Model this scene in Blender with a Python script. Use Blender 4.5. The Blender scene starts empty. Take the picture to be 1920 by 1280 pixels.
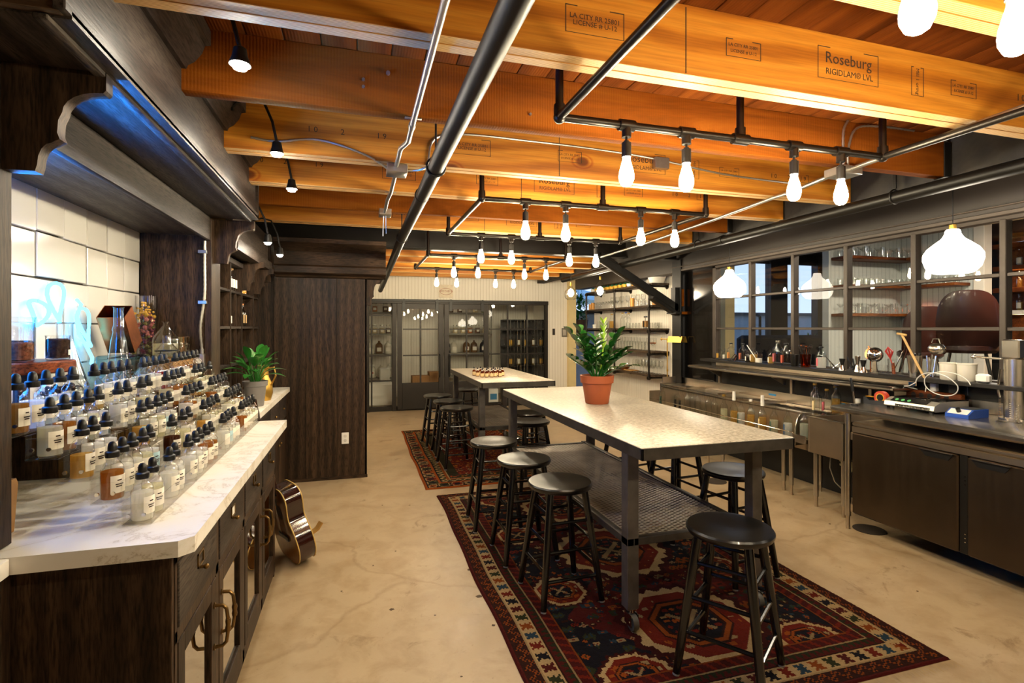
import bpy, math, random
import numpy as np
from mathutils import Vector, Matrix
random.seed(7)
S = bpy.context.scene
COL = S.collection
PI = math.pi
# ---------------------------------------------------------------- camera, world, exposure
TH = math.atan(288/975)
cam = bpy.data.cameras.new('camera'); cam_o = bpy.data.objects.new('camera', cam); COL.objects.link(cam_o)
cam.sensor_width = 36; cam.lens = 975/1920*36; cam.shift_y = -26/1920; cam.clip_start = .02
cam_o.location = (0, 0, 1.55); cam_o.rotation_euler = (PI/2, 0, -TH)
S.camera = cam_o
S.view_settings.view_transform = 'Standard'; S.view_settings.look = 'None'
S.view_settings.exposure = 0.97; S.view_settings.gamma = 1; S.view_settings.use_curve_mapping = False
cy = S.cycles
cy.use_denoising = True; cy.max_bounces = 9; cy.diffuse_bounces = 4; cy.glossy_bounces = 4; cy.transmission_bounces = 4
cy.transparent_max_bounces = 64; cy.sample_clamp_indirect = 4; cy.caustics_reflective = False; cy.caustics_refractive = False
W = bpy.data.worlds.new('dusk_sky'); S.world = W; W.use_nodes = True
nt = W.node_tree
bgn = nt.nodes['Background']
tc = nt.nodes.new('ShaderNodeTexCoord'); sp = nt.nodes.new('ShaderNodeSeparateXYZ'); rp = nt.nodes.new('ShaderNodeValToRGB')
nt.links.new(tc.outputs['Generated'], sp.inputs[0]); nt.links.new(sp.outputs['Z'], rp.inputs[0]); nt.links.new(rp.outputs[0], bgn.inputs[0])
e = rp.color_ramp.elements
e[0].position = 0.0; e[0].color = (.50, .62, .86, 1); e[1].position = .5; e[1].color = (.16, .30, .66, 1)
bgn.inputs[1].default_value = 1.0
BULB_L = 170.0          # radiance of the filament bulbs
WARM = (1.0, .86, .59)
def area(name, loc, rot, sx, sy, power, color):
    l = bpy.data.lights.new(name, 'AREA'); l.shape = 'RECTANGLE'; l.size = sx; l.size_y = sy; l.energy = power; l.color = color
    o = bpy.data.objects.new(name, l); o.location = loc; o.rotation_euler = rot; COL.objects.link(o); return o

# ---------------------------------------------------------------- helpers
def hx(h):
    h = h.lstrip('#'); r = []
    for i in (0, 2, 4):
        c = int(h[i:i+2], 16)/255
        r.append(c/12.92 if c <= .04045 else ((c+.055)/1.055)**2.4)
    return tuple(r)
class MB:
    def __init__(s): s.v = []; s.f = []
    def add(s, v, f):
        n = len(s.v); s.v += [tuple(p) for p in v]; s.f += [tuple(i+n for i in q) for q in f]; return s
    def box(s, x0, x1, y0, y1, z0, z1, b=0.0, m=None):
        if x0 > x1: x0, x1 = x1, x0
        if y0 > y1: y0, y1 = y1, y0
        if z0 > z1: z0, z1 = z1, z0
        if b <= 0:
            v = [(x, y, z) for z in (z0, z1) for y in (y0, y1) for x in (x0, x1)]
            f = [(0, 2, 3, 1), (4, 5, 7, 6), (0, 1, 5, 4), (2, 6, 7, 3), (0, 4, 6, 2), (1, 3, 7, 5)]
        else:
            b = min(b, (x1-x0)*.24, (y1-y0)*.24, (z1-z0)*.45)
            def rg(z, i):
                return [(x0+i+b, y0+i, z), (x1-i-b, y0+i, z), (x1-i, y0+i+b, z), (x1-i, y1-i-b, z), (x1-i-b, y1-i, z), (x0+i+b, y1-i, z), (x0+i, y1-i-b, z), (x0+i, y0+i+b, z)]
            v = rg(z0, b) + rg(z0+b, 0) + rg(z1-b, 0) + rg(z1, b)
            f = [tuple(range(7, -1, -1)), tuple(range(24, 32))]
            for k in range(3):
                for i in range(8): f.append((k*8+i, k*8+(i+1) % 8, k*8+8+(i+1) % 8, k*8+8+i))
        if m is not None: v = [tuple(m @ Vector(p)) for p in v]
        return s.add(v, f)
    def cyl(s, p0, p1, r0, r1=None, n=12, cap=True):
        r1 = r0 if r1 is None else r1
        p0 = Vector(p0); p1 = Vector(p1); d = (p1-p0).normalized()
        a = d.orthogonal().normalized(); b = d.cross(a)
        v = []
        for p, r in ((p0, r0), (p1, r1)):
            for i in range(n):
                t = 2*PI*i/n; v.append(p + (a*math.cos(t)+b*math.sin(t))*r)
        f = [(i, (i+1) % n, n+(i+1) % n, n+i) for i in range(n)]
        if cap: f += [tuple(range(n-1, -1, -1)), tuple(range(n, 2*n))]
        return s.add(v, f)
    def tube(s, pts, r, n=8, closed=False, cap=True):
        pts = [Vector(p) for p in pts]; N = len(pts); v = []; prev = None
        rr = r if isinstance(r, (list, tuple)) else [r]*N
        for i, p in enumerate(pts):
            if closed: d = pts[(i+1) % N]-pts[i-1]
            else: d = pts[min(i+1, N-1)]-pts[max(i-1, 0)]
            d.normalize()
            if prev is None: a = d.orthogonal().normalized()
            else:
                a = prev - d*prev.dot(d)
                a = a.normalized() if a.length > 1e-6 else d.orthogonal().normalized()
            prev = a; b = d.cross(a)
            for k in range(n):
                t = 2*PI*k/n; v.append(p+(a*math.cos(t)+b*math.sin(t))*rr[i])
        f = []
        for i in range(N if closed else N-1):
            j = (i+1) % N
            for k in range(n): f.append((i*n+k, i*n+(k+1) % n, j*n+(k+1) % n, j*n+k))
        if cap and not closed: f += [tuple(range(n-1, -1, -1)), tuple((N-1)*n+k for k in range(n))]
        return s.add(v, f)
    def lathe(s, prof, c=(0, 0, 0), n=20, cap0=True, cap1=True, m=None):
        v = []
        for r, z in prof:
            for k in range(n):
                t = 2*PI*k/n; v.append((c[0]+r*math.cos(t), c[1]+r*math.sin(t), c[2]+z))
        f = []
        for i in range(len(prof)-1):
            for k in range(n): f.append((i*n+k, i*n+(k+1) % n, (i+1)*n+(k+1) % n, (i+1)*n+k))
        if cap0 and prof[0][0] > 1e-5: f.append(tuple(range(n-1, -1, -1)))
        if cap1 and prof[-1][0] > 1e-5: f.append(tuple((len(prof)-1)*n+k for k in range(n)))
        if m is not None: v = [tuple(m @ Vector(p)) for p in v]
        return s.add(v, f)
    def prism(s, poly, axis, a, b):
        n = len(poly)
        def P(q, w): return {'x': (w, q[0], q[1]), 'y': (q[0], w, q[1]), 'z': (q[0], q[1], w)}[axis]
        v = [P(q, a) for q in poly]+[P(q, b) for q in poly]
        f = [(i, (i+1) % n, n+(i+1) % n, n+i) for i in range(n)]+[tuple(range(n-1, -1, -1)), tuple(range(n, 2*n))]
        return s.add(v, f)
    def sph(s, c, r, n=10, sq=(1, 1, 1)):
        m = max(4, n//2+1); v = [(c[0], c[1], c[2]-r*sq[2])]; f = []
        for i in range(1, m):
            ph = -PI/2+PI*i/m
            for k in range(n):
                t = 2*PI*k/n; v.append((c[0]+r*sq[0]*math.cos(ph)*math.cos(t), c[1]+r*sq[1]*math.cos(ph)*math.sin(t), c[2]+r*sq[2]*math.sin(ph)))
        v.append((c[0], c[1], c[2]+r*sq[2])); L = len(v)-1
        for k in range(n):
            f.append((0, 1+(k+1) % n, 1+k)); f.append((L, L-n+k, L-n+(k+1) % n))
            for i in range(m-2): f.append((1+i*n+k, 1+i*n+(k+1) % n, 1+(i+1)*n+(k+1) % n, 1+(i+1)*n+k))
        return s.add(v, f)
    def leaf(s, base, dirv, L, wd, droop=.3, up=(0, 0, 1), n=6, fold=.15):
        """blade with a midrib fold, thickness by doubled rows"""
        base = Vector(base); d = Vector(dirv).normalized(); u = Vector(up)
        side = d.cross(u)
        side = side.normalized() if side.length > 1e-4 else Vector((1, 0, 0))
        nn = side.cross(d).normalized(); v = []
        for i in range(n+1):
            t = i/n; w = wd*max(0.02, math.sin(PI*min(1, (t*.93+.06)))**.8)
            c = base + d*(L*t) - Vector((0, 0, 1))*(droop*L*t*t)
            v += [c-side*w+nn*(fold*w), c, c+side*w+nn*(fold*w)]
        f = []
        for i in range(n):
            a = i*3; f += [(a, a+1, a+4, a+3), (a+1, a+2, a+5, a+4)]
        return s.add(v, f)
    def mesh(s, name):
        me = bpy.data.meshes.new(name); me.from_pydata(s.v, [], s.f); me.update()
        return me
def smooth(me, ang=38):
    me.polygons.foreach_set('use_smooth', [True]*len(me.polygons)); me.set_sharp_from_angle(angle=math.radians(ang))
def fixn(me):
    import bmesh
    bm = bmesh.new(); bm.from_mesh(me); bmesh.ops.recalc_face_normals(bm, faces=bm.faces); bm.to_mesh(me); bm.free()
def obj(name, mb, m, parent=None, loc=None, rot=None):
    me = mb
    if isinstance(mb, MB):
        me = mb.mesh(name); fixn(me); smooth(me)
        if m is not None: me.materials.append(m)
    o = bpy.data.objects.new(name, me); COL.objects.link(o)
    if parent is not None: o.parent = parent
    if loc is not None: o.location = loc
    if rot is not None: o.rotation_euler = rot
    return o
def tag(o, label=None, cat=None, group=None, kind=None):
    if label: o['label'] = label
    if cat: o['category'] = cat
    if group: o['group'] = group
    if kind: o['kind'] = kind
    return o
def thing(name, label, cat, loc=(0, 0, 0), rz=0.0, group=None):
    o = bpy.data.objects.new(name, None); o.empty_display_size = .05; COL.objects.link(o)
    o.location = loc; o.rotation_euler = (0, 0, rz)
    return tag(o, label, cat, group)
def struct(name, mb, m, parent=None):
    o = obj(name, mb, m, parent)
    if parent is None: o['kind'] = 'structure'
    return o
def dup(root, loc, rz=None, label=None, group=None, parent=None):
    r = root.copy(); COL.objects.link(r)
    if parent is not None: r.parent = parent
    if loc is not None: r.location = loc
    if rz is not None: r.rotation_euler = (0, 0, rz)
    if label: r['label'] = label
    if group: r['group'] = group
    for ch in list(root.children): dup(ch, None, parent=r)
    return r
ORD = ['nearest', 'second', 'third', 'fourth', 'fifth', 'sixth', 'seventh', 'eighth', 'ninth', 'tenth', 'eleventh', 'twelfth', 'thirteenth', 'fourteenth', 'fifteenth', 'sixteenth', 'seventeenth', 'eighteenth', 'nineteenth', 'twentieth', 'twenty-first', 'twenty-second', 'twenty-third', 'twenty-fourth', 'twenty-fifth', 'twenty-sixth', 'twenty-seventh', 'twenty-eighth', 'twenty-ninth', 'thirtieth']
ORDL = ['first'] + ORD[1:]

# ---------------------------------------------------------------- materials
class N:
    """tiny node builder"""
    def __init__(s, name):
        s.m = bpy.data.materials.new(name); s.m.use_nodes = True; s.t = s.m.node_tree
        s.b = s.t.nodes['Principled BSDF']; s.out = s.t.nodes['Material Output']
    def n(s, typ, **kw):
        x = s.t.nodes.new('ShaderNode'+typ)
        for k, v in kw.items(): setattr(x, k, v)
        return x
    def l(s, a, b): s.t.links.new(a, b)
    def coord(s, scale=(1, 1, 1), rand=False, rot=(0, 0, 0)):
        tcn = s.n('TexCoord'); mp = s.n('Mapping'); mp.inputs['Scale'].default_value = scale; mp.inputs['Rotation'].default_value = rot
        s.l(tcn.outputs['Object'], mp.inputs[0])
        if rand:
            oi = s.n('ObjectInfo'); ml = s.n('Math', operation='MULTIPLY'); ml.inputs[1].default_value = 37.0
            s.l(oi.outputs['Random'], ml.inputs[0]); cb = s.n('CombineXYZ')
            for i in range(3): s.l(ml.outputs[0], cb.inputs[i])
            s.l(cb.outputs[0], mp.inputs['Location'])
        return mp.outputs[0]
    def noise(s, co, scale=5, detail=4, rough=.55, dist=0):
        x = s.n('TexNoise'); x.inputs['Scale'].default_value = scale; x.inputs['Detail'].default_value = detail
        x.inputs['Roughness'].default_value = rough; x.inputs['Distortion'].default_value = dist
        s.l(co, x.inputs['Vector']); return x.outputs[0]
    def wave(s, co, scale=5, dist=3, detail=2, ds=1, prof='SIN', direction='X'):
        x = s.n('TexWave', wave_profile=prof, bands_direction=direction); x.inputs['Scale'].default_value = scale
        x.inputs['Distortion'].default_value = dist; x.inputs['Detail'].default_value = detail; x.inputs['Detail Scale'].default_value = ds
        s.l(co, x.inputs['Vector']); return x.outputs['Fac']
    def ramp(s, fac, stops):
        x = s.n('ValToRGB'); e = x.color_ramp.elements
        e[0].position = stops[0][0]; e[0].color = (*stops[0][1], 1); e[1].position = stops[-1][0]; e[1].color = (*stops[-1][1], 1)
        for p, c in stops[1:-1]:
            q = e.new(p); q.color = (*c, 1)
        s.l(fac, x.inputs[0]); return x.outputs[0]
    def mix(s, fac, a, b, typ='MIX'):
        x = s.n('Mix', data_type='RGBA', blend_type=typ)
        for i, v in ((0, fac), (6, a), (7, b)):
            if isinstance(v, (int, float)): x.inputs[i].default_value = v
            elif isinstance(v, tuple): x.inputs[i].default_value = (*v, 1)
            else: s.l(v, x.inputs[i])
        return x.outputs[2]
    def bump(s, h, strength=.3, dist=.01):
        x = s.n('Bump'); x.inputs['Strength'].default_value = strength; x.inputs['Distance'].default_value = dist
        s.l(h, x.inputs['Height']); s.l(x.outputs[0], s.b.inputs['Normal'])
    def set(s, **kw):
        for k, v in kw.items():
            i = s.b.inputs[{'col': 'Base Color', 'rough': 'Roughness', 'metal': 'Metallic', 'spec': 'Specular IOR Level', 'em': 'Emission Color', 'es': 'Emission Strength', 'coat': 'Coat Weight'}[k]]
            if isinstance(v, tuple): i.default_value = (*v, 1)
            elif isinstance(v, (int, float)): i.default_value = v
            else: s.l(v, i)
        return s
MATS = {}
def mat(name, col, rough=.5, metal=0.0, spec=.5, var=.12, vs=6.0, em=None, es=0.0, coat=0.0, bump=0.0, bs=60.0):
    """plain procedural material: base colour with a soft noise variation and optional fine bump"""
    if name in MATS: return MATS[name]
    k = N(name); co = k.coord()
    if var > 0:
        f = k.noise(co, vs, 3)
        c0 = tuple(max(0, x*(1-var)) for x in col); c1 = tuple(min(1, x*(1+var)) for x in col)
        k.set(col=k.ramp(f, [(.3, c0), (.7, c1)]))
    else: k.set(col=tuple(col))
    k.set(rough=rough, metal=metal, spec=spec, coat=coat)
    if bump: k.bump(k.noise(co, bs, 3), bump, .004)
    if em: k.set(em=tuple(em), es=es)
    MATS[name] = k.m; return k.m
def glassm(name, tint=(.97, .98, .97), edge=.55, rough=.02, gl=1.0, ior=1.45):
    """thin-walled glass: clear straight through, darker at grazing rims, Fresnel reflection"""
    if name in MATS: return MATS[name]
    k = N(name); k.t.nodes.remove(k.b)
    tr = k.n('BsdfTransparent'); g = k.n('BsdfGlossy'); g.inputs['Roughness'].default_value = rough
    lw = k.n('LayerWeight'); lw.inputs[0].default_value = .35
    pw = k.n('Math', operation='POWER'); pw.inputs[1].default_value = 2.2; k.l(lw.outputs['Facing'], pw.inputs[0])
    k.l(k.mix(pw.outputs[0], tuple(tint), tuple(t*edge for t in tint)), tr.inputs[0])
    fr = k.n('Fresnel'); fr.inputs[0].default_value = ior
    ge = k.n('NewGeometry'); iv = k.n('Math', operation='SUBTRACT'); iv.inputs[0].default_value = 1; k.l(ge.outputs['Backfacing'], iv.inputs[1])
    m0 = k.n('Math', operation='MULTIPLY'); m0.inputs[1].default_value = gl; k.l(fr.outputs[0], m0.inputs[0])
    ml = k.n('Math', operation='MULTIPLY'); ml.use_clamp = True; k.l(m0.outputs[0], ml.inputs[0]); k.l(iv.outputs[0], ml.inputs[1])
    mx = k.n('MixShader'); k.l(ml.outputs[0], mx.inputs[0]); k.l(tr.outputs[0], mx.inputs[1]); k.l(g.outputs[0], mx.inputs[2])
    k.l(mx.outputs[0], k.out.inputs[0]); MATS[name] = k.m; return k.m
def emit(name, col, s):
    if name in MATS: return MATS[name]
    k = N(name); k.t.nodes.remove(k.b); e = k.n('Emission'); e.inputs[0].default_value = (*col, 1); e.inputs[1].default_value = s
    k.l(e.outputs[0], k.out.inputs[0]); MATS[name] = k.m; return k.m
def oak(name, dark, mid, light, axis='z', rough=.5, rand=True, fac=(.76, .67, .58)):
    """open-grained oak, grain along the given local axis"""
    dark, mid, light = [(q[0]*fac[0], q[1]*fac[1], q[2]*fac[2]) for q in (dark, mid, light)]
    k = N(name)
    sc = {'x': (.1, 1, 1), 'y': (1, .1, 1), 'z': (1, 1, .1)}[axis]
    co = k.coord(sc, rand)
    n1 = k.noise(co, 3.5, 3, .5, 1.5); n2 = k.noise(co, 150, 3, .6)
    wv = k.wave(co, 4, 9, 2, .8)
    a = k.mix(.28, n1, wv); c1 = k.ramp(a, [(.25, dark), (.5, mid), (.8, light)])
    c2 = k.ramp(n2, [(.35, tuple(x*.45 for x in dark)), (.58, (1, 1, 1))])
    k.set(col=k.mix(.75, c1, c2, 'MULTIPLY'), rough=rough, spec=.22)
    k.bump(n2, .25, .003); MATS[name] = k.m; return k.m
OAK = oak('dark_oak', hx('#2e2318'), hx('#46372a'), hx('#5f4c3a'))
OAKX = oak('dark_oak_across', hx('#2e2318'), hx('#46372a'), hx('#5f4c3a'), 'x')
OAKY = oak('dark_oak_along', hx('#2a2018'), hx('#4a3f34'), hx('#665a4b'), 'y', fac=(.8, .82, .95))
BLACKW = mat('black_lacquer', hx('#0b0a09'), .22, var=.2, coat=.3)
BLACKM = mat('black_steel', hx('#15130f'), .42, .35, var=.15)
PIPEB = mat('black_iron_pipe', hx('#2b2621'), .34, .75, var=.12)
STAINL = mat('tube_stainless', hx('#b5aea2'), .3, 1.0, var=.06, vs=8)
STEEL = mat('raw_steel', hx('#59534a'), .42, .85, var=.3, vs=9)
CHROME = mat('chrome', hx('#c9c6bf'), .12, 1.0, var=.03)
def brushed(name, col, rough, sc):
    k = N(name); n1 = k.noise(k.coord(sc), 40, 4, .6); n2 = k.noise(k.coord(), 3, 4)
    r = k.ramp(n1, [(.3, (rough*.93,)*3), (.7, (rough*1.07,)*3)])
    k.set(col=k.ramp(n2, [(.3, tuple(x*.86 for x in col)), (.7, tuple(min(1, x*1.1) for x in col))]), metal=1.0, rough=r)
    MATS[name] = k.m; return k.m
STAIN = brushed('brushed_stainless', hx('#d2cbbf'), .25, (1, .03, 1))
STAIND = brushed('dull_stainless', hx('#c5b8a5'), .3, (1, .04, 1))
GALV = mat('galvanised_conduit', hx('#b3b0a8'), .3, .9, var=.08, vs=30)
BRASS = mat('aged_brass', hx('#84683e'), .36, .9, var=.2, vs=12)
GOLD = mat('polished_brass', hx('#d4a84e'), .3, .75, var=.1)
GLASS = glassm('clear_glass', (.995, .995, .99), .66, .02, 2.0)
BOTG = glassm('bottle_glass', (.96, .975, .965), .22, .02, 2.2)
GLASSR = glassm('rippled_glass', (.98, .985, .98), .5, .06, 2.4)
PANE = glassm('window_glass', (.95, .96, .95), .9, 0.0, 1.0, 1.5)
ACRYL = glassm('clear_acrylic', (.995, .99, .975), .8, .02, 1.0, 1.45)
WHITE = mat('white_paper', hx('#efe9dc'), .7, var=.03)
BLKRUB = mat('black_rubber', hx('#0a0a0a'), .38, var=.15, vs=30)
PLASTW = mat('white_plastic', hx('#e9e6de'), .45, var=.02)
BLKPL = mat('black_plastic', hx('#121212'), .35, var=.1)
SOIL = mat('potting_soil', hx('#2a1c12'), .95, var=.5, vs=80, bump=.8)
BULB = emit('lit_filament_bulb', WARM, BULB_L)
def liquid(name, col, milk=.38):
    """tinted liquid: partly clear, partly scattering the light that enters it"""
    nm = 'liquid_'+name
    if nm in MATS: return MATS[nm]
    k = N(nm); k.t.nodes.remove(k.b)
    tr = k.n('BsdfTransparent'); tr.inputs[0].default_value = (*col, 1); tl = k.n('BsdfTranslucent'); tl.inputs[0].default_value = (*col, 1); df = k.n('BsdfDiffuse'); df.inputs[0].default_value = (*col, 1)
    m0 = k.n('MixShader'); m0.inputs[0].default_value = .5; k.l(tl.outputs[0], m0.inputs[1]); k.l(df.outputs[0], m0.inputs[2])
    m1 = k.n('MixShader'); m1.inputs[0].default_value = milk; k.l(tr.outputs[0], m1.inputs[1]); k.l(m0.outputs[0], m1.inputs[2])
    k.l(m1.outputs[0], k.out.inputs[0]); MATS[nm] = k.m; return k.m
def txt(body, size, m, parent, loc, rot, name='lettering', ext=.0006, align='CENTER', squash=1.0):
    cu = bpy.data.curves.new('txt', 'FONT'); cu.body = body; cu.size = size; cu.extrude = ext; cu.align_x = align; cu.align_y = 'CENTER'; cu.resolution_u = 2
    t = bpy.data.objects.new('txt', cu); COL.objects.link(t)
    dg = bpy.context.evaluated_depsgraph_get(); me = bpy.data.meshes.new_from_object(t.evaluated_get(dg)); me.name = name
    bpy.data.objects.remove(t); bpy.data.curves.remove(cu)
    me.materials.clear(); me.materials.append(m)
    o = bpy.data.objects.new(name, me); COL.objects.link(o); o.parent = parent; o.location = loc; o.rotation_euler = rot; o.scale = (squash, 1, 1)
    return o
# ================================================================ SETTING
# --- materials of the setting
def concrete():
    k = N('polished_concrete'); co = k.coord()
    a = k.noise(co, .8, 6, .6); b = k.noise(co, 5, 7, .65, .4); c = k.noise(co, 38, 3, .6)
    base = k.ramp(a, [(.25, hx('#a48e6f')), (.5, hx('#b09a7a')), (.75, hx('#bba687'))])
    st = k.ramp(b, [(.30, hx('#c9b79c')), (.55, (1, 1, 1)), (.7, (1, 1, 1))])
    m1 = k.mix(.55, base, st, 'MULTIPLY')
    sp_ = k.ramp(c, [(.24, hx('#b09d84')), (.34, (1, 1, 1))])
    m2 = k.mix(.5, m1, sp_, 'MULTIPLY')
    # drying cracks: thin isolines of a large cell pattern
    vo = k.n('TexVoronoi', feature='DISTANCE_TO_EDGE'); vo.inputs['Scale'].default_value = .22
    wn = k.n('TexNoise'); wn.inputs['Scale'].default_value = 2.2; wn.inputs['Detail'].default_value = 5; k.l(co, wn.inputs['Vector'])
    ad = k.n('VectorMath', operation='MULTIPLY_ADD'); ad.inputs[1].default_value = (.5, .5, 0); k.l(wn.outputs['Color'], ad.inputs[0]); k.l(co, ad.inputs[2])
    k.l(ad.outputs[0], vo.inputs['Vector'])
    cr = k.ramp(vo.outputs['Distance'], [(.0, hx('#b09a7e')), (.0012, (1, 1, 1))])
    # scuffs
    sc = k.noise(k.coord((1, 1, 1), False, (0, 0, .6)), 2.6, 9, .72, 1.5)
    s2 = k.ramp(sc, [(.33, hx('#ab977b')), (.40, (1, 1, 1))])
    m3 = k.mix(.3, m2, cr, 'MULTIPLY'); m4 = k.mix(.55, m3, s2, 'MULTIPLY')
    k.set(col=m4, rough=k.ramp(b, [(.3, (.34,)*3), (.7, (.55,)*3)]), spec=.4); k.bump(c, .12, .004)
    return k.m
CONC = concrete()
def lvl(name, cols, axis='x', strong=1.0, knots=True):
    """rotary-peeled veneer: wide cathedral figure, pin knots"""
    cols = [(q[0]*.72, q[1]*.60, q[2]*.40) for q in cols]
    k = N(name); co = k.coord((.28, 1, 1), True)
    w = k.wave(co, 2.1, 11, 3, .55, direction='Z'); n1 = k.noise(co, 2.2, 4, .6, 1.0); n2 = k.noise(k.coord((.03, 1, 1), True), 120, 3, .6)
    f = k.mix(.5*strong, n1, w)
    c1 = k.ramp(f, [(.2, cols[0]), (.45, cols[1]), (.62, cols[2]), (.85, cols[1])])
    c2 = k.mix(.35, c1, k.ramp(n2, [(.3, tuple(x*.6 for x in cols[0])), (.6, (1, 1, 1))]), 'MULTIPLY')
    if knots:
        vo = k.n('TexVoronoi'); vo.inputs['Scale'].default_value = 1.35; vo.inputs['Randomness'].default_value = 1
        k.l(k.coord((1, .01, 1.6), True), vo.inputs['Vector'])
        kn = k.ramp(vo.outputs['Distance'], [(.02, hx('#3c1c08')), (.05, hx('#8a4a18')), (.075, (1, 1, 1)), (.09, hx('#d9a866')), (.11, (1, 1, 1))])
        c2 = k.mix(.85, c2, kn, 'MULTIPLY')
    k.set(col=c2, rough=.5, spec=.35); k.bump(n2, .12, .002); return k.m
LVL = lvl('lvl_veneer', (hx('#a8681a'), hx('#cf8c2c'), hx('#dfa241')))
def lamin():
    k = N('lvl_edge_plies'); co = k.coord((.02, 1, 1), True)
    w = k.n('TexWave', bands_direction='Y'); w.inputs['Scale'].default_value = 48; w.inputs['Distortion'].default_value = .6; k.l(co, w.inputs['Vector'])
    k.set(col=k.ramp(w.outputs['Fac'], [(.1, hx('#a87a3a')), (.5, hx('#cfa262')), (.9, hx('#dcb67c'))]), rough=.6); return k.m
LVLE = lamin()
def rough_sawn(name, dark, mid, light, sc=(.12, 1, 1)):
    dark, mid, light = [(q[0]*.66, q[1]*.5, q[2]*.28) for q in (dark, mid, light)]
    k = N(name); co = k.coord(sc, True); n1 = k.noise(co, 6, 5, .6, 1.5); saw = k.wave(k.coord((1, 1, 1), True), 26, 1.2, 2, 3, direction='X')
    c1 = k.ramp(n1, [(.25, dark), (.5, mid), (.78, light)])
    k.set(col=k.mix(.12, c1, k.ramp(saw, [(0, (.35,)*3), (1, (1,)*3)]), 'MULTIPLY'), rough=.8, spec=.08); k.bump(saw, .2, .003); return k.m
JOIST = rough_sawn('rough_sawn_joist', hx('#6b3f14'), hx('#94591d'), hx('#ae742b'))
PLANK = rough_sawn('deck_plank_wood', hx('#5c3414'), hx('#824c20'), hx('#a0652e'), (1, .06, 1))
def bead(name, axis, base, groove, pitch=.06):
    k = N(name); tcn = k.n('TexCoord'); spx = k.n('SeparateXYZ'); k.l(tcn.outputs['Object'], spx.inputs[0])
    m1 = k.n('Math', operation='MULTIPLY'); m1.inputs[1].default_value = 1/pitch; k.l(spx.outputs[axis], m1.inputs[0])
    fr = k.n('Math', operation='FRACT'); k.l(m1.outputs[0], fr.inputs[0])
    r = k.ramp(fr.outputs[0], [(.0, (0,)*3), (.07, (1,)*3), (.93, (1,)*3), (1, (0,)*3)])
    n = k.noise(k.coord(), 3, 3)
    b2 = k.ramp(n, [(.3, tuple(x*.95 for x in base)), (.7, base)])
    k.set(col=k.mix(r, groove, b2), rough=.55, spec=.3); k.bump(r, .5, .006); return k.m
BEADX = bead('white_beadboard', 'X', hx('#e6dfd1'), hx('#b3a78f'))
BEADY = bead('white_beadboard_side', 'Y', hx('#e6dfd1'), hx('#b3a78f'))
BEADG = bead('grey_beadboard', 'X', hx('#c9cdc6'), hx('#7e837d'), .07)
BEADG2 = bead('grey_beadboard_side', 'Y', hx('#c9cdc6'), hx('#7e837d'), .07)
WALLW = mat('white_painted_wall', hx('#e4dccd'), .6, var=.03)
WALLD = mat('dark_brown_paint', hx('#37302a'), .5, var=.12, vs=2, bump=.15, bs=25)
MOTT = mat('blackened_girder', hx('#26211b'), .75, var=.6, vs=9, bump=.5, bs=18)
CREAM = mat('cream_painted_wood', hx('#d9c38c'), .55, var=.05)
PLACE = mat('plaster_ceiling', hx('#2b2723'), .7)
# --- floor and ceiling
flr = struct('floor', MB().box(-3, 14, -3, 14, -.1, 0), CONC)
STN = mat('dark_floor_spot', hx('#4a3722'), .8, var=.4, vs=60); rst = random.Random(31)
for x, y, r in [(0.177, 2.932, 0.013), (0.201, 4.673, 0.006), (0.429, 4.606, 0.007), (0.248, 3.688, 0.006), (-0.096, 3.218, 0.006), (0.439, 2.28, 0.006), (0.397, 2.806, 0.006), (0.667, 2.93, 0.018), (0.681, 3.27, 0.016), (3.154, 2.258, 0.007), (3.571, 3.227, 0.009), (2.807, 4.065, 0.008), (0.093, 3.506, 0.005), (0.674, 2.625, 0.01)]:
    k_ = [(x+r*(.55+.6*rst.random())*math.cos(t)*1.25, y+r*(.55+.6*rst.random())*math.sin(t)) for t in np.linspace(0, 2*PI, 11)[:-1]]
    obj('stain', MB().prism(k_, 'z', .0002, .0009), STN, flr)
ceil = struct('ceiling', MB().box(-2, 3.6, -3, 9.95, 2.745, 2.85), PLACE)
pl = MB().box(0, .136, -2.9, 9.88, 2.70, 2.744, .004); pm = pl.mesh('plank'); fixn(pm); smooth(pm); pm.materials.append(PLANK)
for i in range(40):
    obj('plank', pm, None, ceil, (-1.95+i*.139, 0, random.uniform(-.002, .002)))
struct('ceiling_bar', MB().box(3.56, 4.4, -3, 9.9, 2.66, 2.75), WALLD)
# --- walls
struct('wall_front', MB().box(-3, 10, -3.1, -3, 0, 3.1), WALLW)
struct('wall_left_far', MB().box(-1.4, -.02, 6.55, 6.7, 0, 2.7).box(-.2, -.02, 6.7, 9.9, 0, 2.7), WALLW)
wb = struct('wall_back', MB().box(-.2, .17, 9.9, 10.05, 0, 2.75).box(.17, 3.68, 9.9, 10.05, 2.075, 2.75).box(3.68, 4.1, 9.9, 10.05, 0, 2.75), BEADX)
obj('trim', MB().box(4.1, 4.27, 9.82, 10.0, 0, 2.75, .004), CREAM, wb)
struct('wall_right_white', MB().box(4.56, 4.68, 6.36, 9.58, 0, 2.66), BEADY)
# header above the bar windows, girder carrying the joists
hd = struct('wall_right_header', MB().box(4.22, 4.42, -3, 9.75, 2.318, 2.74), WALLD)
obj('trim', MB().box(4.205, 4.222, -3, 6.35, 2.318, 2.345, .003).box(4.19, 4.222, -3, 6.35, 2.375, 2.385, .003), mat('brown_trim', hx('#4d4238'), .45, var=.05), hd)
gd = struct('girder_right', MB().box(3.42, 3.56, -3, 9.8, 2.43, 2.744), MOTT)
struct('wall_right_dark', MB().box(4.32, 4.42, -3, 5.56, 0, 1.16), mat('black_wall_paint', hx('#120f0d'), .55, var=.2))
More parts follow.
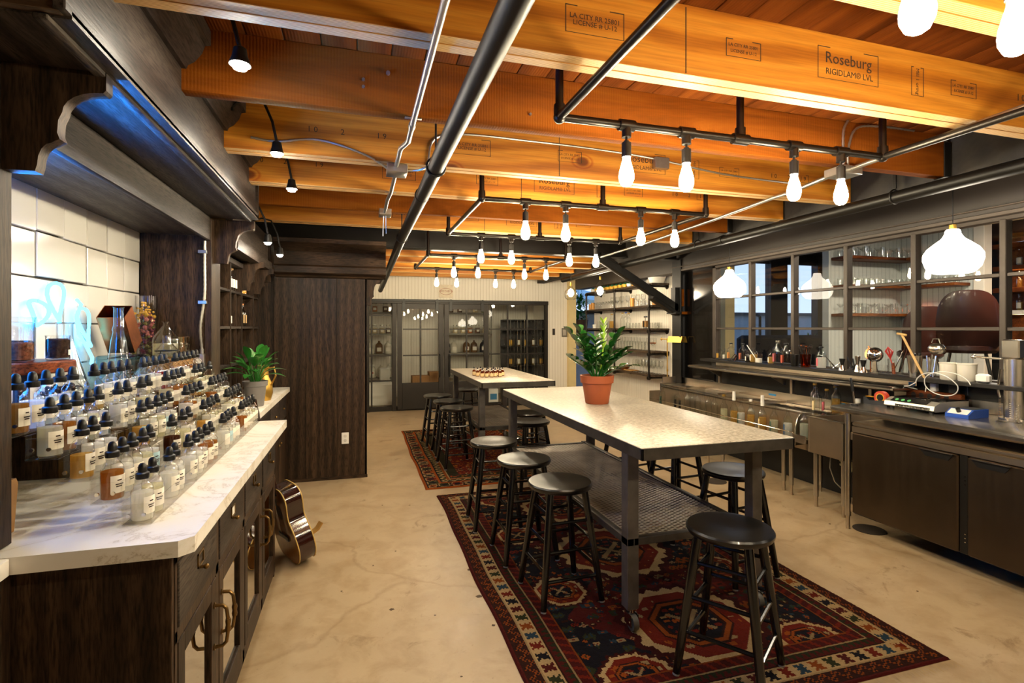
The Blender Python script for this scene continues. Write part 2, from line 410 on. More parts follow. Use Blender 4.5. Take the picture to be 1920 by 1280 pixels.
# --- the ceiling beams
INK = mat('stamp_ink', hx('#2e1c0c'), .8, var=.25, vs=50)
JB = (-1.9, 3.40)
def lvl_beam(y, n):
    b = struct('ceiling_beam', MB().box(JB[0], JB[1], y, y+.043, 2.452, 2.7, .0015), LVL)
    obj('ply', MB().box(JB[0], JB[1], y+.0445, y+.0885, 2.449, 2.7, .0015), LVL, b)
    obj('ply_edge', MB().box(JB[0], JB[1], y+.001, y+.0425, 2.4508, 2.453).box(JB[0], JB[1], y+.0455, y+.0875, 2.4478, 2.4505), LVLE, b)
    return b
LV = [1.03, 1.60, 2.90, 3.52, 4.75, 6.6, 7.25, 7.9, 8.55, 9.2]
OLD = [.42, 2.25, 4.15]
beams = {}
for y in LV: beams[y] = lvl_beam(y, 0)
for y in OLD:
    b = struct('ceiling_beam', MB().box(JB[0], JB[1]-.04, y, y+.055, 2.452, 2.7, .003), JOIST)
    obj('joist_hanger', MB().box(JB[1]-.045, JB[1]+.01, y-.006, y+.061, 2.45, 2.66, .002), BLACKM, b)
    beams[y] = b
for y in LV[1:5]:
    obj('joint', MB().box(1.05+.11*(y % 1), 1.054+.11*(y % 1), y-.0012, y+.001, 2.455, 2.69), INK, beams[y])
R90 = (PI/2, 0, 0)
def frame_mark(par, x, y, z, w, h):
    t = .003; o = .0008
    obj('stamp_bracket', MB().box(x-w/2, x-w/2+t, y-o, y, z-h/2, z+h/2).box(x+w/2-t, x+w/2, y-o, y, z-h/2, z+h/2).box(x-w/2, x-w/2+w*.2, y-o, y, z+h/2-t, z+h/2).box(x+w/2-w*.25, x+w/2, y-o, y, z+h/2-t, z+h/2).box(x-w/2, x+w/2, y-o, y, z-h/2, z-h/2+t*.6), INK, par)
def stamp_set(y, x0, full=True):
    b = beams[y]; Y = y-.0002
    # mill name block
    txt('Roseburg', .062, INK, b, (x0, Y, 2.605), R90, 'stamp', align='CENTER'); txt('RIGIDLAM\u00ae LVL', .034, INK, b, (x0+.005, Y, 2.552), R90, 'stamp')
    frame_mark(b, x0, y, 2.585, .31, .125)
    for dx, sz in ((-.5, 1), (.64, 1), (-1.1, 1.4)):
        txt('LA CITY RR 25801', .017*sz, INK, b, (x0+dx, Y, 2.588), R90, 'stamp'); txt('LICENSE # U-12', .017*sz, INK, b, (x0+dx, Y, 2.566), R90, 'stamp')
        frame_mark(b, x0+dx, y, 2.577, .155*sz, .066*sz)
    txt('Mill 1 oring', .024, INK, b, (x0+.37, Y, 2.575), (PI/2, PI/2, 0), 'stamp'); frame_mark(b, x0+.37, y, 2.575, .07, .12)
    for s_, dx in (('10', 1.0), ('2', 1.13), ('19', 1.25), ('10', -1.95), ('2', -1.8), ('19', -1.6)):
        txt(s_[0]+' '+s_[1] if len(s_) > 1 else s_, .042, INK, b, (x0+dx, Y, 2.585), R90, 'stamp')
    frame_mark(b, x0+1.25, y, 2.585, .1, .055)
stamp_set(1.60, 1.865)
stamp_set(2.90, 1.72)
stamp_set(3.52, 1.36)
stamp_set(4.75, 1.5)
# bolt heads along the old joist
obj('bolt', MB().cyl((1.75, 2.25, 2.53), (1.75, 2.238, 2.53), .009).cyl((.12, 2.25, 2.62), (.12, 2.238, 2.62), .008).cyl((.02, 2.25, 2.55), (.02, 2.24, 2.55), .006).cyl((.02, 2.25, 2.58), (.02, 2.24, 2.58), .006).cyl((.75, 2.25, 2.52), (.75, 2.24, 2.52), .006), GALV, beams[2.25])
# --- steel beam across the room, its column and brace
st = struct('steel_beam', MB().box(-1.2, 4.2, 6.155, 6.305, 2.475, 2.49, .002).box(-1.2, 4.2, 6.223, 6.237, 2.49, 2.69).box(-1.2, 4.2, 6.155, 6.305, 2.69, 2.70), BLACKM)
co_ = struct('steel_column', MB().box(4.2, 4.22, 6.13, 6.33, 0, 2.475, .003).box(4.22, 4.38, 6.22, 6.24, 0, 2.475).box(4.38, 4.4, 6.13, 6.33, 0, 2.475, .003).box(4.12, 4.2, 6.12, 6.34, 1.74, 1.76).box(4.15, 4.2, 6.18, 6.28, 1.76, 2.1), mat('black_column_paint', hx('#0d0b09'), .5, .2))
obj('timber_block', MB().box(4.23, 4.28, 6.16, 6.219, 1.84, 2.08, .004).box(4.225, 4.37, 6.14, 6.219, 1.73, 1.77, .004), JOIST, co_)
ang = math.atan2(2.47-1.80, 4.12-2.95); L_ = math.hypot(.67, 1.17)
mm = Matrix.Translation((3.62, 6.23, 2.145)) @ Matrix.Rotation(ang, 4, 'Y')
br = obj('brace', MB().box(-L_/2, L_/2, -.05, .05, -.05, .05, .004, mm).box(L_/2-.42, L_/2+.02, -.06, .06, -.095, -.045, .004, mm).box(-L_/2-.02, -L_/2+.25, -.055, .055, .03, .06, .004, mm), BLACKM, st)
struct('wall_right_panel', MB().box(4.30, 4.36, 5.56, 6.12, 0, 2.32, .003).box(4.41, 4.46, 6.1, 6.36, 0, 2.66), mat('black_gloss_panel', hx('#110e0c'), .16, var=.2, coat=.5))
# --- interior window above the bar: 0.6 x 0.385 m lights in a dark steel frame
FR = mat('window_frame_paint', hx('#40372f'), .45, .3, var=.08)
w1 = struct('window_1', MB().box(4.27, 4.35, 1.2, 5.56, 2.29, 2.335, .004).box(4.27, 4.35, 1.2, 5.56, 1.15, 1.178, .004).box(4.27, 4.35, 5.5, 5.56, 1.15, 2.335, .004), FR)
ym = [5.51-.605*i for i in range(8)]; zm = [1.165, 1.54, 1.915, 2.30]
for i, y in enumerate(ym[1:], 1): obj('mullion', MB().box(4.265, 4.335, y-.02, y+.02, 1.17, 2.30, .004), FR, w1)
for z in zm[1:3]:
    for i in range(7): obj('muntin', MB().box(4.275, 4.325, ym[i+1]+.02, ym[i]-.02, z-.013, z+.013, .003), FR, w1)
for i in range(7):
    for j in range(3): obj('pane', MB().box(4.298, 4.303, ym[i+1]+.018, ym[i]-.018, zm[j]+.01, zm[j+1]-.01), PANE, w1)
sl = struct('window_sill', MB().box(4.10, 4.36, .8, 5.58, 1.135, 1.165, .004), mat('black_sill_wood', hx('#15110d'), .4, var=.25))
obj('apron', MB().box(4.275, 4.32, .8, 5.58, 1.02, 1.134, .003), BLACKM, sl)
# --- glazed steel partition in the back wall
PF = mat('partition_steel', hx('#231d17'), .45, .4, var=.12)
Yb = 9.9
w2 = struct('window_2', MB().box(.02, .19, 9.84, 9.86, 0, 2.08).box(.17, 3.68, 9.86, 9.98, 2.0, 2.08, .004).box(.17, 3.68, 9.9, 9.97, 0, .08, .004).box(3.62, 3.68, 9.88, 9.97, 0, 2.05, .004).box(.60, .68, 9.87, 9.97, 0, 2.0, .004), PF)
def lights(par, xs, zs, y, m=PF):
    for x in xs[1:-1]: obj('mullion', MB().box(x-.014, x+.014, y-.02, y+.02, zs[0], zs[-1]), m, par)
    for z in zs[1:-1]:
        for i in range(len(xs)-1): obj('muntin', MB().box(xs[i]+.014, xs[i+1]-.014, y-.016, y+.016, z-.012, z+.012), m, par)
    for i in range(len(xs)-1):
        for j in range(len(zs)-1): obj('pane', MB().box(xs[i]+.012, xs[i+1]-.012, y-.003, y+.003, zs[j]+.01, zs[j+1]-.01), PANE, par)
lights(w2, [.17, .235, .60], [.08, .56, 1.03, 1.52, 1.78, 2.0], 9.93)
lights(w2, [2.45, 2.84, 3.24, 3.62], [.08, .56, 1.03, 1.52, 2.0], 9.93)
obj('track', MB().box(.2, 3.6, 9.83, 9.85, 2.035, 2.065, .002), BLACKM, w2)
for nm, x0, x1, hx_ in (('door_1', .69, 1.55, 1.47), ('door_2', 1.57, 2.43, 1.66)):
    d = struct(nm, MB().box(x0, x0+.09, 9.86, 9.9, .03, 2.0, .003).box(x1-.09, x1, 9.86, 9.9, .03, 2.0, .003).box(x0+.09, x1-.09, 9.86, 9.9, 1.9, 2.0, .003).box(x0+.09, x1-.09, 9.865, 9.895, .03, .52, .003), PF)
    lights(d, [x0+.09, (x0+x1)/2, x1-.09], [.52, 1.03, 1.52, 1.9], 9.88)
    obj('door_handle', MB().tube([(hx_, 9.86, .62), (hx_, 9.80, .64), (hx_, 9.80, 1.02), (hx_, 9.86, 1.04)], .014), BLACKM, d)
    d.rotation_euler = (-.017, 0, 0); d.location = Vector((0, 9.88, 2.0))-Matrix.Rotation(-.017, 3, 'X') @ Vector((0, 9.88, 2.0))
    for x in (x0+.12, x1-.12): obj('roller', MB().cyl((x, 9.82, 2.05), (x, 9.86, 2.05), .035).box(x-.03, x+.03, 9.84, 9.86, 1.86, 2.05, .002), BLACKM, d)
# painted oval trade sign over the doors (worn lettering)
sg = obj('wall_sign', MB().box(1.47, 1.74, 9.885, 9.9, 2.12, 2.37, .003), mat('worn_sign_board', hx('#d8cbb4'), .7, var=.1, vs=20))
tag(sg, 'pale worn square sign with an oval emblem above the sliding glass doors', 'sign')
RED = mat('sign_red', hx('#9c5d46'), .7, var=.2, vs=40)
ov = [(1.605+.115*math.cos(t), 9.884, 2.24+.06*math.sin(t)) for t in np.linspace(0, 2*PI, 30, endpoint=False)]
obj('emblem', MB().tube(ov, .004, 4, True), RED, sg); txt('APOTHECA', .05, RED, sg, (1.605, 9.884, 2.245), R90, 'lettering')
tag(obj('thermostat', MB().box(3.78, 3.83, 9.88, 9.9, 1.40, 1.53, .004), mat('dark_wall_device', hx('#2a2420'), .4)), 'small dark wall switch plate on the white back wall right of the glass partition', 'switch')
t_ = tag(obj('wall_panel_frame', MB().box(3.98, 4.09, 9.875, 9.9, 1.36, 1.54, .004), mat('grey_frame', hx('#6e675e'), .5)), 'small grey framed control panel on the white wall beside the doorway', 'panel')
obj('screen', MB().box(4.0, 4.07, 9.872, 9.876, 1.39, 1.51), mat('grey_screen', hx('#b5aea2'), .4), t_)
# --- storage room behind the partition
struct('wall_store_back', MB().box(-.2, 4.2, 11.9, 12.0, 0, 2.6), BEADX)
struct('wall_store_left', MB().box(-.3, -.2, 10.05, 12, 0, 2.6), WALLW)
struct('wall_store_right', MB().box(4.05, 4.15, 10.05, 12, 0, 2.6), WALLW)
struct('ceiling_store', MB().box(-.3, 4.2, 10.05, 12, 2.6, 2.7), WALLW)
# --- bar room seen through the right-hand windows, terrace beyond
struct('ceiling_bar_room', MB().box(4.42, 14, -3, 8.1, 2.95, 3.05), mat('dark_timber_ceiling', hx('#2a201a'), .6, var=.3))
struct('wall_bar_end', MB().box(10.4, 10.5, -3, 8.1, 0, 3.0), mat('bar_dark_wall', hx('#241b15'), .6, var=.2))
struct('wall_bar_glass_side', MB().box(6.12, 7.52, 5.55, 5.65, 0, 2.95), BEADG)
struct('wall_bar_shelf_side', MB().box(7.42, 7.52, 4.62, 5.55, 0, 2.95), BEADG2)
obj('trim', MB().box(7.40, 7.54, 4.5, 4.62, 0, 2.95, .004), WALLW, bpy.data.objects['wall_bar_shelf_side'])
GLZ = mat('black_glazing_post', hx('#1a1816'), .5)
w3 = struct('window_3', MB().box(7.40, 7.78, 7.95, 8.1, 0, 2.95).box(8.5, 8.85, 7.95, 8.1, 0, 2.95).box(5.7, 10.4, 8.0, 8.06, 2.75, 2.95).box(6.3, 8.5, 8.0, 8.04, 0, .1), GLZ)
for a_, b_ in ((5.9, 7.40), (7.78, 8.5), (8.85, 10.4)): obj('pane', MB().box(a_, b_, 8.02, 8.026, .1, 2.75), PANE, w3)
obj('door_pull', MB().tube([(7.1, 7.98, 1.05), (7.1, 7.9, 1.09), (7.1, 7.9, 1.75), (7.1, 7.98, 1.79)], .025), GLZ, w3)
struct('trim_bar_post', MB().box(5.62, 5.8, 7.0, 7.12, 0, 2.95, .004), CREAM)
PARA = mat('grey_parapet', hx('#9aa0a2'), .8, var=.08)
pa = struct('wall_terrace', MB().box(3, 20, 12.4, 12.6, -.5, 1.9), PARA)
obj('rail', MB().box(3, 20, 12.3, 12.42, 1.9, 1.98), GLZ, pa)
struct('ground_terrace', MB().box(3.9, 20, 9.0, 12.4, -.12, -.02), PARA)
# ================================================================ LEFT SIDE: apothecary wall
QUARTZ = None
def quartz():
    k = N('white_quartz'); co = k.coord(); n = k.noise(co, 2.2, 8, .7, 1.2)
    k.set(col=k.ramp(n, [(.44, hx('#f1ece2')), (.485, hx('#ece5d8')), (.5, hx('#cfc4b2')), (.515, hx('#ece5d8')), (.56, hx('#f3eee5'))]), rough=.3, spec=.5); return k.m
QUARTZ = quartz()
# --- tiled back of the alcove (joints recessed: pieces stand proud of the dark bed)
wl = struct('wall_left', MB().box(-1.50, -1.318, -3, 6.6, 0, 2.745), mat('dark_grout_wall', hx('#3a352f'), .8))
def tilem():
    k = N('glazed_white_tile'); oi = k.n('ObjectInfo')
    k.set(col=k.ramp(oi.outputs['Random'], [(0, hx('#d8d4cc')), (1, hx('#e3e0d9'))]), rough=.12, spec=.55)
    k.bump(k.noise(k.coord(), 5, 2), .1, .006); return k.m
TILE = tilem()
tm = MB().box(-1.32, -1.296, -.1055, .1055, -.0935, .0935, .003).mesh('tile'); fixn(tm); smooth(tm); tm.materials.append(TILE)
for j, z in enumerate([1.05, 1.2425, 1.435, 1.6275, 1.8195, 2.0115, 2.2035]):
    for i in range(10):
        y = 3.734-.108-.2155*i
        if y < 1.7: continue
        o = obj('tile', tm, None, wl, (random.uniform(-.0015, .0015), y, z+.04)); o.rotation_euler = (0, random.uniform(-.004, .004), random.uniform(-.006, .006))
# --- hutch: posts, alcove ceiling, cornice, corbels
hu = thing('apothecary_hutch', 'dark oak apothecary hutch with tiled alcove, scrolled corbels and deep cornice above the white counter', 'cabinet', (-1.1, 2.7, .962))
hu_l = Vector(hu.location)
def HB(name, mb, m=OAK):
    mb.v = [(x-hu_l.x, y-hu_l.y, z-hu_l.z) for x, y, z in mb.v]; return obj(name, mb, m, hu)
HB('post', MB().box(-1.295, -.905, 1.56, 1.745, .962, 2.25, .003))
HB('post', MB().box(-.94, -.9, 3.73, 3.95, .962, 2.25, .003))
HB('side_panel', MB().box(-1.295, -.94, 3.735, 3.76, .962, 2.14, .002))
HB('alcove_ceiling', MB().box(-1.295, -.93, 1.745, 3.735, 2.135, 2.155), OAKY)
HB('header_board', MB().box(-.93, -.905, 1.745, 3.73, 2.105, 2.255, .003), OAKY)
HB('soffit', MB().box(-1.29, -.63, 1.43, 3.76, 2.256, 2.275), OAKY)
HB('fascia_trim', MB().box(-.70, -.672, 1.42, 3.75, 2.243, 2.258, .002).box(-.655, -.63, 1.40, 3.765, 2.262, 2.30, .003), OAKY)
HB('fascia', MB().box(-.672, -.645, 1.43, 3.74, 2.275, 2.60, .002), OAKY)
HB('crown_moulding', MB().prism([(-.66, 2.535), (-.628, 2.535), (-.622, 2.55), (-.60, 2.565), (-.575, 2.60), (-.565, 2.63), (-.545, 2.635), (-.545, 2.69), (-.66, 2.69)], 'y', 1.40, 3.765), OAKY)
HB('return_fascia', MB().box(-1.29, -.645, 1.405, 1.43, 2.26, 2.69, .002).box(-1.29, -.64, 1.38, 1.406, 2.55, 2.69, .003), OAKX); HB('return_fascia', MB().box(-1.29, -.63, 3.74, 3.765, 2.26, 2.69), OAKX)
def corbel_poly(x0, zt, w=.235, h=.285):
    c = [(0, 0), (1, 0), (1, -.17)]
    for i in range(7):
        t = i/6*PI/2; c.append((.97-.40*math.sin(t)*1.0, -.20-.22*(1-math.cos(t))))
    c += [(.53, -.50), (.52, -.62), (.545, -.68), (.50, -.70)]
    for i in range(5):
        t = i/4*PI/2; c.append((.47-.14*math.sin(t), -.72-.22*(1-math.cos(t))))
    c += [(.31, -1.0), (0, -1.0)]
    return [(x0+q[0]*w, zt+q[1]*h) for q in c]
HB('corbel', MB().prism(corbel_poly(-.905, 2.255), 'y', 1.70, 1.74))
HB('corbel', MB().prism(corbel_poly(-.90, 2.255), 'y', 3.80, 3.84))
HB('ledge', MB().box(-1.295, -1.0, 1.745, 3.73, 1.215, 1.24, .003).box(-1.29, -1.27, 1.745, 3.73, .962, 1.215), OAKY)
for y in (1.80, 2.45, 3.1, 3.68): HB('ledge_bracket', MB().box(-1.27, -1.03, y, y+.02, .962, 1.214))
# --- worktops and base cabinets
tag(obj('quartz_countertop', MB().prism([(-1.29, 1.65), (-.478, 1.64), (-.445, 1.67), (-.44, 3.60), (-1.29, 3.60)], 'z', .915, .96), QUARTZ), 'white veined quartz counter of the projecting bay holding the dropper bottles', 'counter')
tag(obj('quartz_countertop', MB().box(-1.29, -.856, -.6, 1.64, .915, .96, .002), QUARTZ), 'white quartz counter set back at the bottom left edge of the photo', 'counter')
tag(obj('quartz_countertop', MB().box(-1.29, -.655, 3.602, 5.59, .915, .96, .002), QUARTZ), 'white quartz counter carrying the grey pot with the leafy plant', 'counter')
bc = thing('apothecary_base_cabinet', 'dark oak base cabinet with four drawers and glazed doors under the bottle counter', 'cabinet', (-.9, 2.62, 0))
def rel(par):
    L = Vector(par.location)
    def f(name, mb, m, parent=None):
        mb.v = [(x-L.x, y-L.y, z-L.z) for x, y, z in mb.v]; return obj(name, mb, m, parent or par)
    return f
B = rel(bc)
xf = -.50
B('carcass', MB().box(-1.29, xf-.45, 1.69, 3.53, .06, .914).box(-1.29, xf-.02, 1.69, 3.53, .06, .09), mat('cabinet_inside', hx('#16110c'), .7))
B('side_panel', MB().box(-1.29, xf-.003, 1.672, 1.692, 0, .914, .002), OAK); B('side_panel', MB().box(-1.29, xf-.003, 3.52, 3.538, 0, .914, .002), OAK)
B('plinth', MB().box(-1.29, xf-.01, 1.70, 3.52, 0, .07), OAKY)
fr = MB(); y0, y1 = 1.69, 3.535
fr.box(xf-.022, xf, y0, y1, .875, .914, .001).box(xf-.022, xf, y0, y1, .645, .68, .001).box(xf-.022, xf, y0, y1, .03, .09, .001)
ys = [1.69, 2.15, 2.61, 3.07, 3.535]
for i, y in enumerate(ys): fr.box(xf-.022, xf, max(y0, y-.02), min(y1, y+.02), .03, .914, .001)
B('face_frame', fr, OAK)
CABG = glassm('cabinet_door_glass', (.5, .5, .48), .9, .01, 2.6, 1.7)
for i in range(4):
    a, b = ys[i]+.023, ys[i+1]-.023
    dr = B('drawer', MB().box(xf-.02, xf+.004, a, b, .683, .872, .0025), OAKX if False else OAKY)
    ym_ = (a+b)/2
    hd_ = B('label_holder', MB().box(xf+.004, xf+.008, ym_-.032, ym_+.032, .775, .781).box(xf+.004, xf+.008, ym_-.032, ym_+.032, .815, .821).box(xf+.004, xf+.008, ym_-.032, ym_-.026, .775, .821).box(xf+.004, xf+.008, ym_+.026, ym_+.032, .775, .821), BRASS, dr)
    B('knob', MB().cyl((xf+.004, ym_, .768), (xf+.018, ym_, .768), .005).sph((xf+.022, ym_, .768), .009), BRASS, dr)
    if i == 1: B('card', MB().box(xf+.004, xf+.0055, ym_-.026, ym_+.026, .781, .815), WHITE, dr)
    dn = B('door', MB().box(xf-.02, xf+.002, a, a+.06, .093, .642, .002).box(xf-.02, xf+.002, b-.06, b, .093, .642, .002).box(xf-.02, xf+.002, a+.06, b-.06, .58, .642, .002).box(xf-.02, xf+.002, a+.06, b-.06, .093, .16, .002), OAK)
    B('door_glass', MB().box(xf-.014, xf-.010, a+.058, b-.058, .158, .582), CABG, dn)
    hy = b-.028 if i % 2 == 0 else a+.028
    pts = [(xf+.002, hy, .40), (xf+.03, hy, .402), (xf+.042, hy, .415)]+[(xf+.044+.004*math.sin(t*PI), hy, .43+.09*t) for t in (0, .25, .5, .75, 1)]+[(xf+.042, hy, .535), (xf+.03, hy, .548), (xf+.002, hy, .55)]
    hd2 = B('door_handle', MB().tube(pts, .0065, 8).lathe([(.0085, -.022), (.0105, -.012), (.008, 0), (.0105, .012), (.0085, .022)], (xf+.0475, hy, .475), 10).cyl((xf+.002, hy, .40), (xf+.006, hy, .40), .011).cyl((xf+.002, hy, .55), (xf+.006, hy, .55), .011), BRASS, dn)
lc = thing('apothecary_base_cabinet', 'dark oak base cabinet in deep shade at the bottom left corner', 'cabinet', (-1.1, .6, 0))
B = rel(lc); B('carcass', MB().box(-1.29, -.89, -.6, 1.665, .0, .914, .002), OAK); B('side_panel', MB().box(-.9, -.868, 1.63, 1.668, 0, .914, .002), OAK)
for i in range(3): B('door', MB().box(-.889, -.872, -.55+i*.72, .13+i*.72, .1, .88, .003), OAK)
rc = thing('apothecary_base_cabinet', 'dark oak base cabinet with small knobs under the plant counter, beyond the guitar', 'cabinet', (-1, 4.6, 0))
B = rel(rc); B('carcass', MB().box(-1.29, -.70, 3.58, 5.59, 0, .914), OAK)
for i in range(4):
    y = 3.62+i*.49
    dd = B('drawer', MB().box(-.70, -.682, y, y+.46, .68, .89, .003), OAKY); B('knob', MB().sph((-.674, y+.23, .785), .011), BRASS, dd)
    dd = B('door', MB().box(-.70, -.682, y, y+.46, .08, .655, .003), OAK); B('knob', MB().sph((-.674, y+(.42 if i % 2 == 0 else .04), .5), .011), BRASS, dd)
# --- right-hand recess: cubby shelves under a lit crown
cu = thing('cubby_shelf', 'dark oak cubby shelves with corbels between the alcove and the tall oak panel', 'shelf', (-1.1, 4.75, .962))
B = rel(cu)
B('back_panel', MB().box(-1.30, -1.28, 3.955, 5.59, .962, 2.06), OAK)
for y in (3.97, 4.40, 4.80, 5.30, 5.56): B('divider', MB().box(-1.28, -.93, y-.012, y+.012, .962, 2.06, .002), OAK)
for z in (.962, 1.25, 1.54, 1.82): B('shelf', MB().box(-1.28, -.935, 3.96, 5.56, z, z+.02, .002), OAKY)
B('top_rail', MB().box(-1.28, -.92, 3.955, 5.59, 2.04, 2.08, .002), OAKY)
B('cell_divider', MB().box(-1.28, -.935, 4.595, 4.607, .962, 1.82), OAK) 
for y in (4.80, 5.30): B('corbel', MB().prism(corbel_poly(-.93, 2.10, .17, .24), 'y', y-.016, y+.016), OAK)
B('soffit', MB().box(-1.28, -.80, 3.955, 5.40, 2.10, 2.115), OAKY)
B('crown_moulding', MB().prism([(-.83, 2.09), (-.795, 2.09), (-.79, 2.11), (-.79, 2.165), (-.825, 2.185), (-.825, 2.42), (-.87, 2.42), (-.87, 2.09)], 'y', 3.955, 5.41), OAKY)
# --- tall oak cabinet
tc_ = thing('tall_oak_cabinet', 'tall dark oak cabinet end with cathedral grain under a heavy cornice', 'cabinet', (-.36, 6, 0))
B = rel(tc_)
B('carcass', MB().box(-1.30, .065, 5.63, 6.54, .0, 2.06), OAK); B('upper_panel', MB().box(-1.30, -.83, 5.592, 5.604, 2.0, 2.44), OAK)
PANEL = oak('cathedral_oak', hx('#2c2218'), hx('#44362a'), hx('#5e4b3a'), 'z', .45)
for i in range(3):
    B('panel', MB().box(-.80+i*.295, -.80+.293+i*.295, 5.605, 5.632, .02, 2.06, .001), PANEL)
B('side_panel', MB().box(.065, .085, 5.605, 6.54, 0, 2.06, .002), OAK)
B('base_strip', MB().box(-.80, .09, 5.597, 5.606, 0, .03), OAKX)
cp = [(5.60, 2.05), (5.575, 2.055), (5.56, 2.075), (5.47, 2.08), (5.455, 2.09), (5.455, 2.15), (5.48, 2.17), (5.49, 2.30), (5.45, 2.36), (5.42, 2.38), (5.42, 2.42), (5.60, 2.42)]
B('cornice', MB().prism(cp, 'x', -.785, .27), OAKX)
B('side_cornice', MB().box(.085, .26, 5.5, 6.54, 2.08, 2.42, .006), OAKY)
B('corbel', MB().prism(corbel_poly(.085, 2.08, .13, .30), 'y', 5.62, 5.67), OAK)
ou = tag(obj('wall_outlet', MB().box(-.165, -.095, 5.592, 5.600, .36, .475, .003), PLASTW, None), 'white double wall outlet low on the tall oak panel', 'outlet')
for z in (.395, .44): obj('socket', MB().cyl((-.13, 5.592, z), (-.13, 5.5895, z), .016, n=12).box(-.138, -.135, 5.588, 5.59, z-.006, z+.006).box(-.125, -.122, 5.588, 5.59, z-.006, z+.006), mat('outlet_face', hx('#cfcac0'), .5), ou)
# --- stepped acrylic riser
ZB = [.962, 1.032, 1.102, 1.172, 1.242]; XB = [-.632, -.71, -.788, -.866, -.944]
def riser(y0, y1, lab):
    r = thing('acrylic_riser', lab, 'display riser', (-.79, (y0+y1)/2, .961)); B = rel(r)
    for i in range(5):
        xa, xb = XB[i]-.04, XB[i]+.038
        B('step', MB().box(xa, xb, y0, y1, ZB[i]-.0005 if i else .961, ZB[i]+.003, .001).box(xb-.003, xb, y0, y1, ZB[i]+.003, ZB[i]+.062), ACRYL)
        B('end_plate', MB().box(xa, xb, y0, y0+.004, ZB[i]+.0035, ZB[i]+.062), ACRYL)
        if i: B('riser_plate', MB().box(xb+.0005, xb+.003, y0, y1, ZB[i]-.068, ZB[i]-.001), ACRYL)
        for dx in (-.022, .018): B('screw', MB().cyl((XB[i]+dx, y0-.004, ZB[i]+.03), (XB[i]+dx, y0+.001, ZB[i]+.03), .0055, n=10), CHROME, None)
riser(1.80, 2.235, 'nearest stepped clear acrylic riser on the white counter')
riser(2.25, 2.685, 'second stepped clear acrylic riser from the near end')
riser(2.70, 3.135, 'third stepped clear acrylic riser from the near end')
riser(3.15, 3.585, 'farthest stepped clear acrylic riser, in front of the plant')
# --- dropper bottles
bprof = [(.0, .001), (.026, .0), (.0295, .004), (.030, .010), (.030, .088), (.0285, .098), (.021, .109), (.0135, .116), (.0125, .130)]
bm_ = MB().lathe(bprof, n=16, cap0=False, cap1=False).mesh('bottle_body'); fixn(bm_); smooth(bm_, 50); bm_.materials.append(GLASS)
cm = MB().lathe([(.0, .1255), (.0178, .1255), (.0186, .128), (.0186, .1415), (.0160, .144), (.0122, .1455), (.0118, .157), (.0102, .166), (.006, .1715), (.0, .173)], n=14, cap0=False).mesh('dropper_cap'); fixn(cm); smooth(cm, 30); cm.materials.append(BLKRUB)
def seg(r, a0, a1, z0, z1, n=8):
    m = MB(); v = []
    for rr in (r, r+.0005):
        for i in range(n+1):
            t = a0+(a1-a0)*i/n
            v += [(rr*math.cos(t), rr*math.sin(t), z0), (rr*math.cos(t), rr*math.sin(t), z1)]
    f = []; K = 2*(n+1)
    for i in range(n):
        f += [(i*2, i*2+1, i*2+3, i*2+2), (K+i*2, K+i*2+2, K+i*2+3, K+i*2+1)]
    f += [(0, K, K+1, 1), (K-2, K-1, 2*K-1, 2*K-2)]
    m.add(v, f); return m
lm = seg(.0303, -1.15, .75, .022, .074).mesh('paper_label'); fixn(lm); smooth(lm)
LBW = mat('white_bottle_label', hx('#efe9da'), .7, var=.03); LBB = mat('blue_bottle_label', hx('#a9cbd6'), .7, var=.03)
lmw = lm.copy(); lmw.materials.append(LBW); lmb = lm.copy(); lmb.materials.append(LBB)
ln = MB()
for z, a0, a1 in ((.058, -.6, -.2), (.046, -.75, .0), (.040, -.7, -.15)):
    q = seg(.0309, a0, a1, z, z+.0035, 4); ln.add(q.v, q.f)
lnm = ln.mesh('handwriting'); fixn(lnm); smooth(lnm); lnm.materials.append(INK)
LIQ = {'clear': liquid('clear', (.98, .975, .93), .45), 'pale straw': liquid('straw', (.93, .90, .70)), 'golden': liquid('golden', (.88, .62, .20)), 'amber': liquid('amber', (.62, .30, .07)), 'dark brown': liquid('brown', (.16, .05, .02)), 'red': liquid('red', (.55, .05, .04))}
lq = {}
for nm, m in LIQ.items():
    h = .085 if nm != 'golden' else .07
    q = MB().lathe([(.0, .003), (.0278, .004), (.0282, .010), (.0282, h), (.0, h+.0005)], n=14, cap0=False).mesh('liquid'); fixn(q); smooth(q); q.materials.append(m); lq[nm] = q
rng = random.Random(11)
ROWN = ['lowest', 'second', 'middle', 'fourth', 'topmost']
for r in range(5):
    n = 0; y = 1.842; k = 0
    while y < 3.57:
        near = min(abs(y-s) for s in (2.2425, 2.6925, 3.1425))
        skip = near < .044 or rng.random() < .05 and r not in (0, 4)
        if r == 0 and k in (2,): skip = True
        if not skip:
            ln_ = rng.choices(['clear', 'pale straw', 'golden', 'amber', 'dark brown', 'red'], [11, 6, 2.2, 1.6, 1.8, .15])[0]
            blue = rng.random() < .13
            if r == 4 and n == 0: ln_ = 'amber'; blue = False
            if r == 0 and n == 0: ln_ = 'clear'; blue = False
            lab = '%s dropper bottle of %s liquid, %s from the near end of the %s step' % ('blue-labelled' if blue else 'black-capped', ln_, ORDL[n], ROWN[r])
            b = thing('dropper_bottle', lab, 'bottle', (XB[r]+rng.uniform(-.003, .003), y, ZB[r]+.0032), rng.uniform(-.25, .25), 'dropper bottles on the acrylic steps')
            obj('bottle_body', bm_, None, b); obj('dropper_cap', cm, None, b); obj('liquid', lq[ln_], None, b)
            pl_ = obj('paper_label', lmb if blue else lmw, None, b)
            if y < 2.6: obj('handwriting', lnm, None, pl_)
            n += 1
        y += .0745+rng.uniform(-.002, .002); k += 1
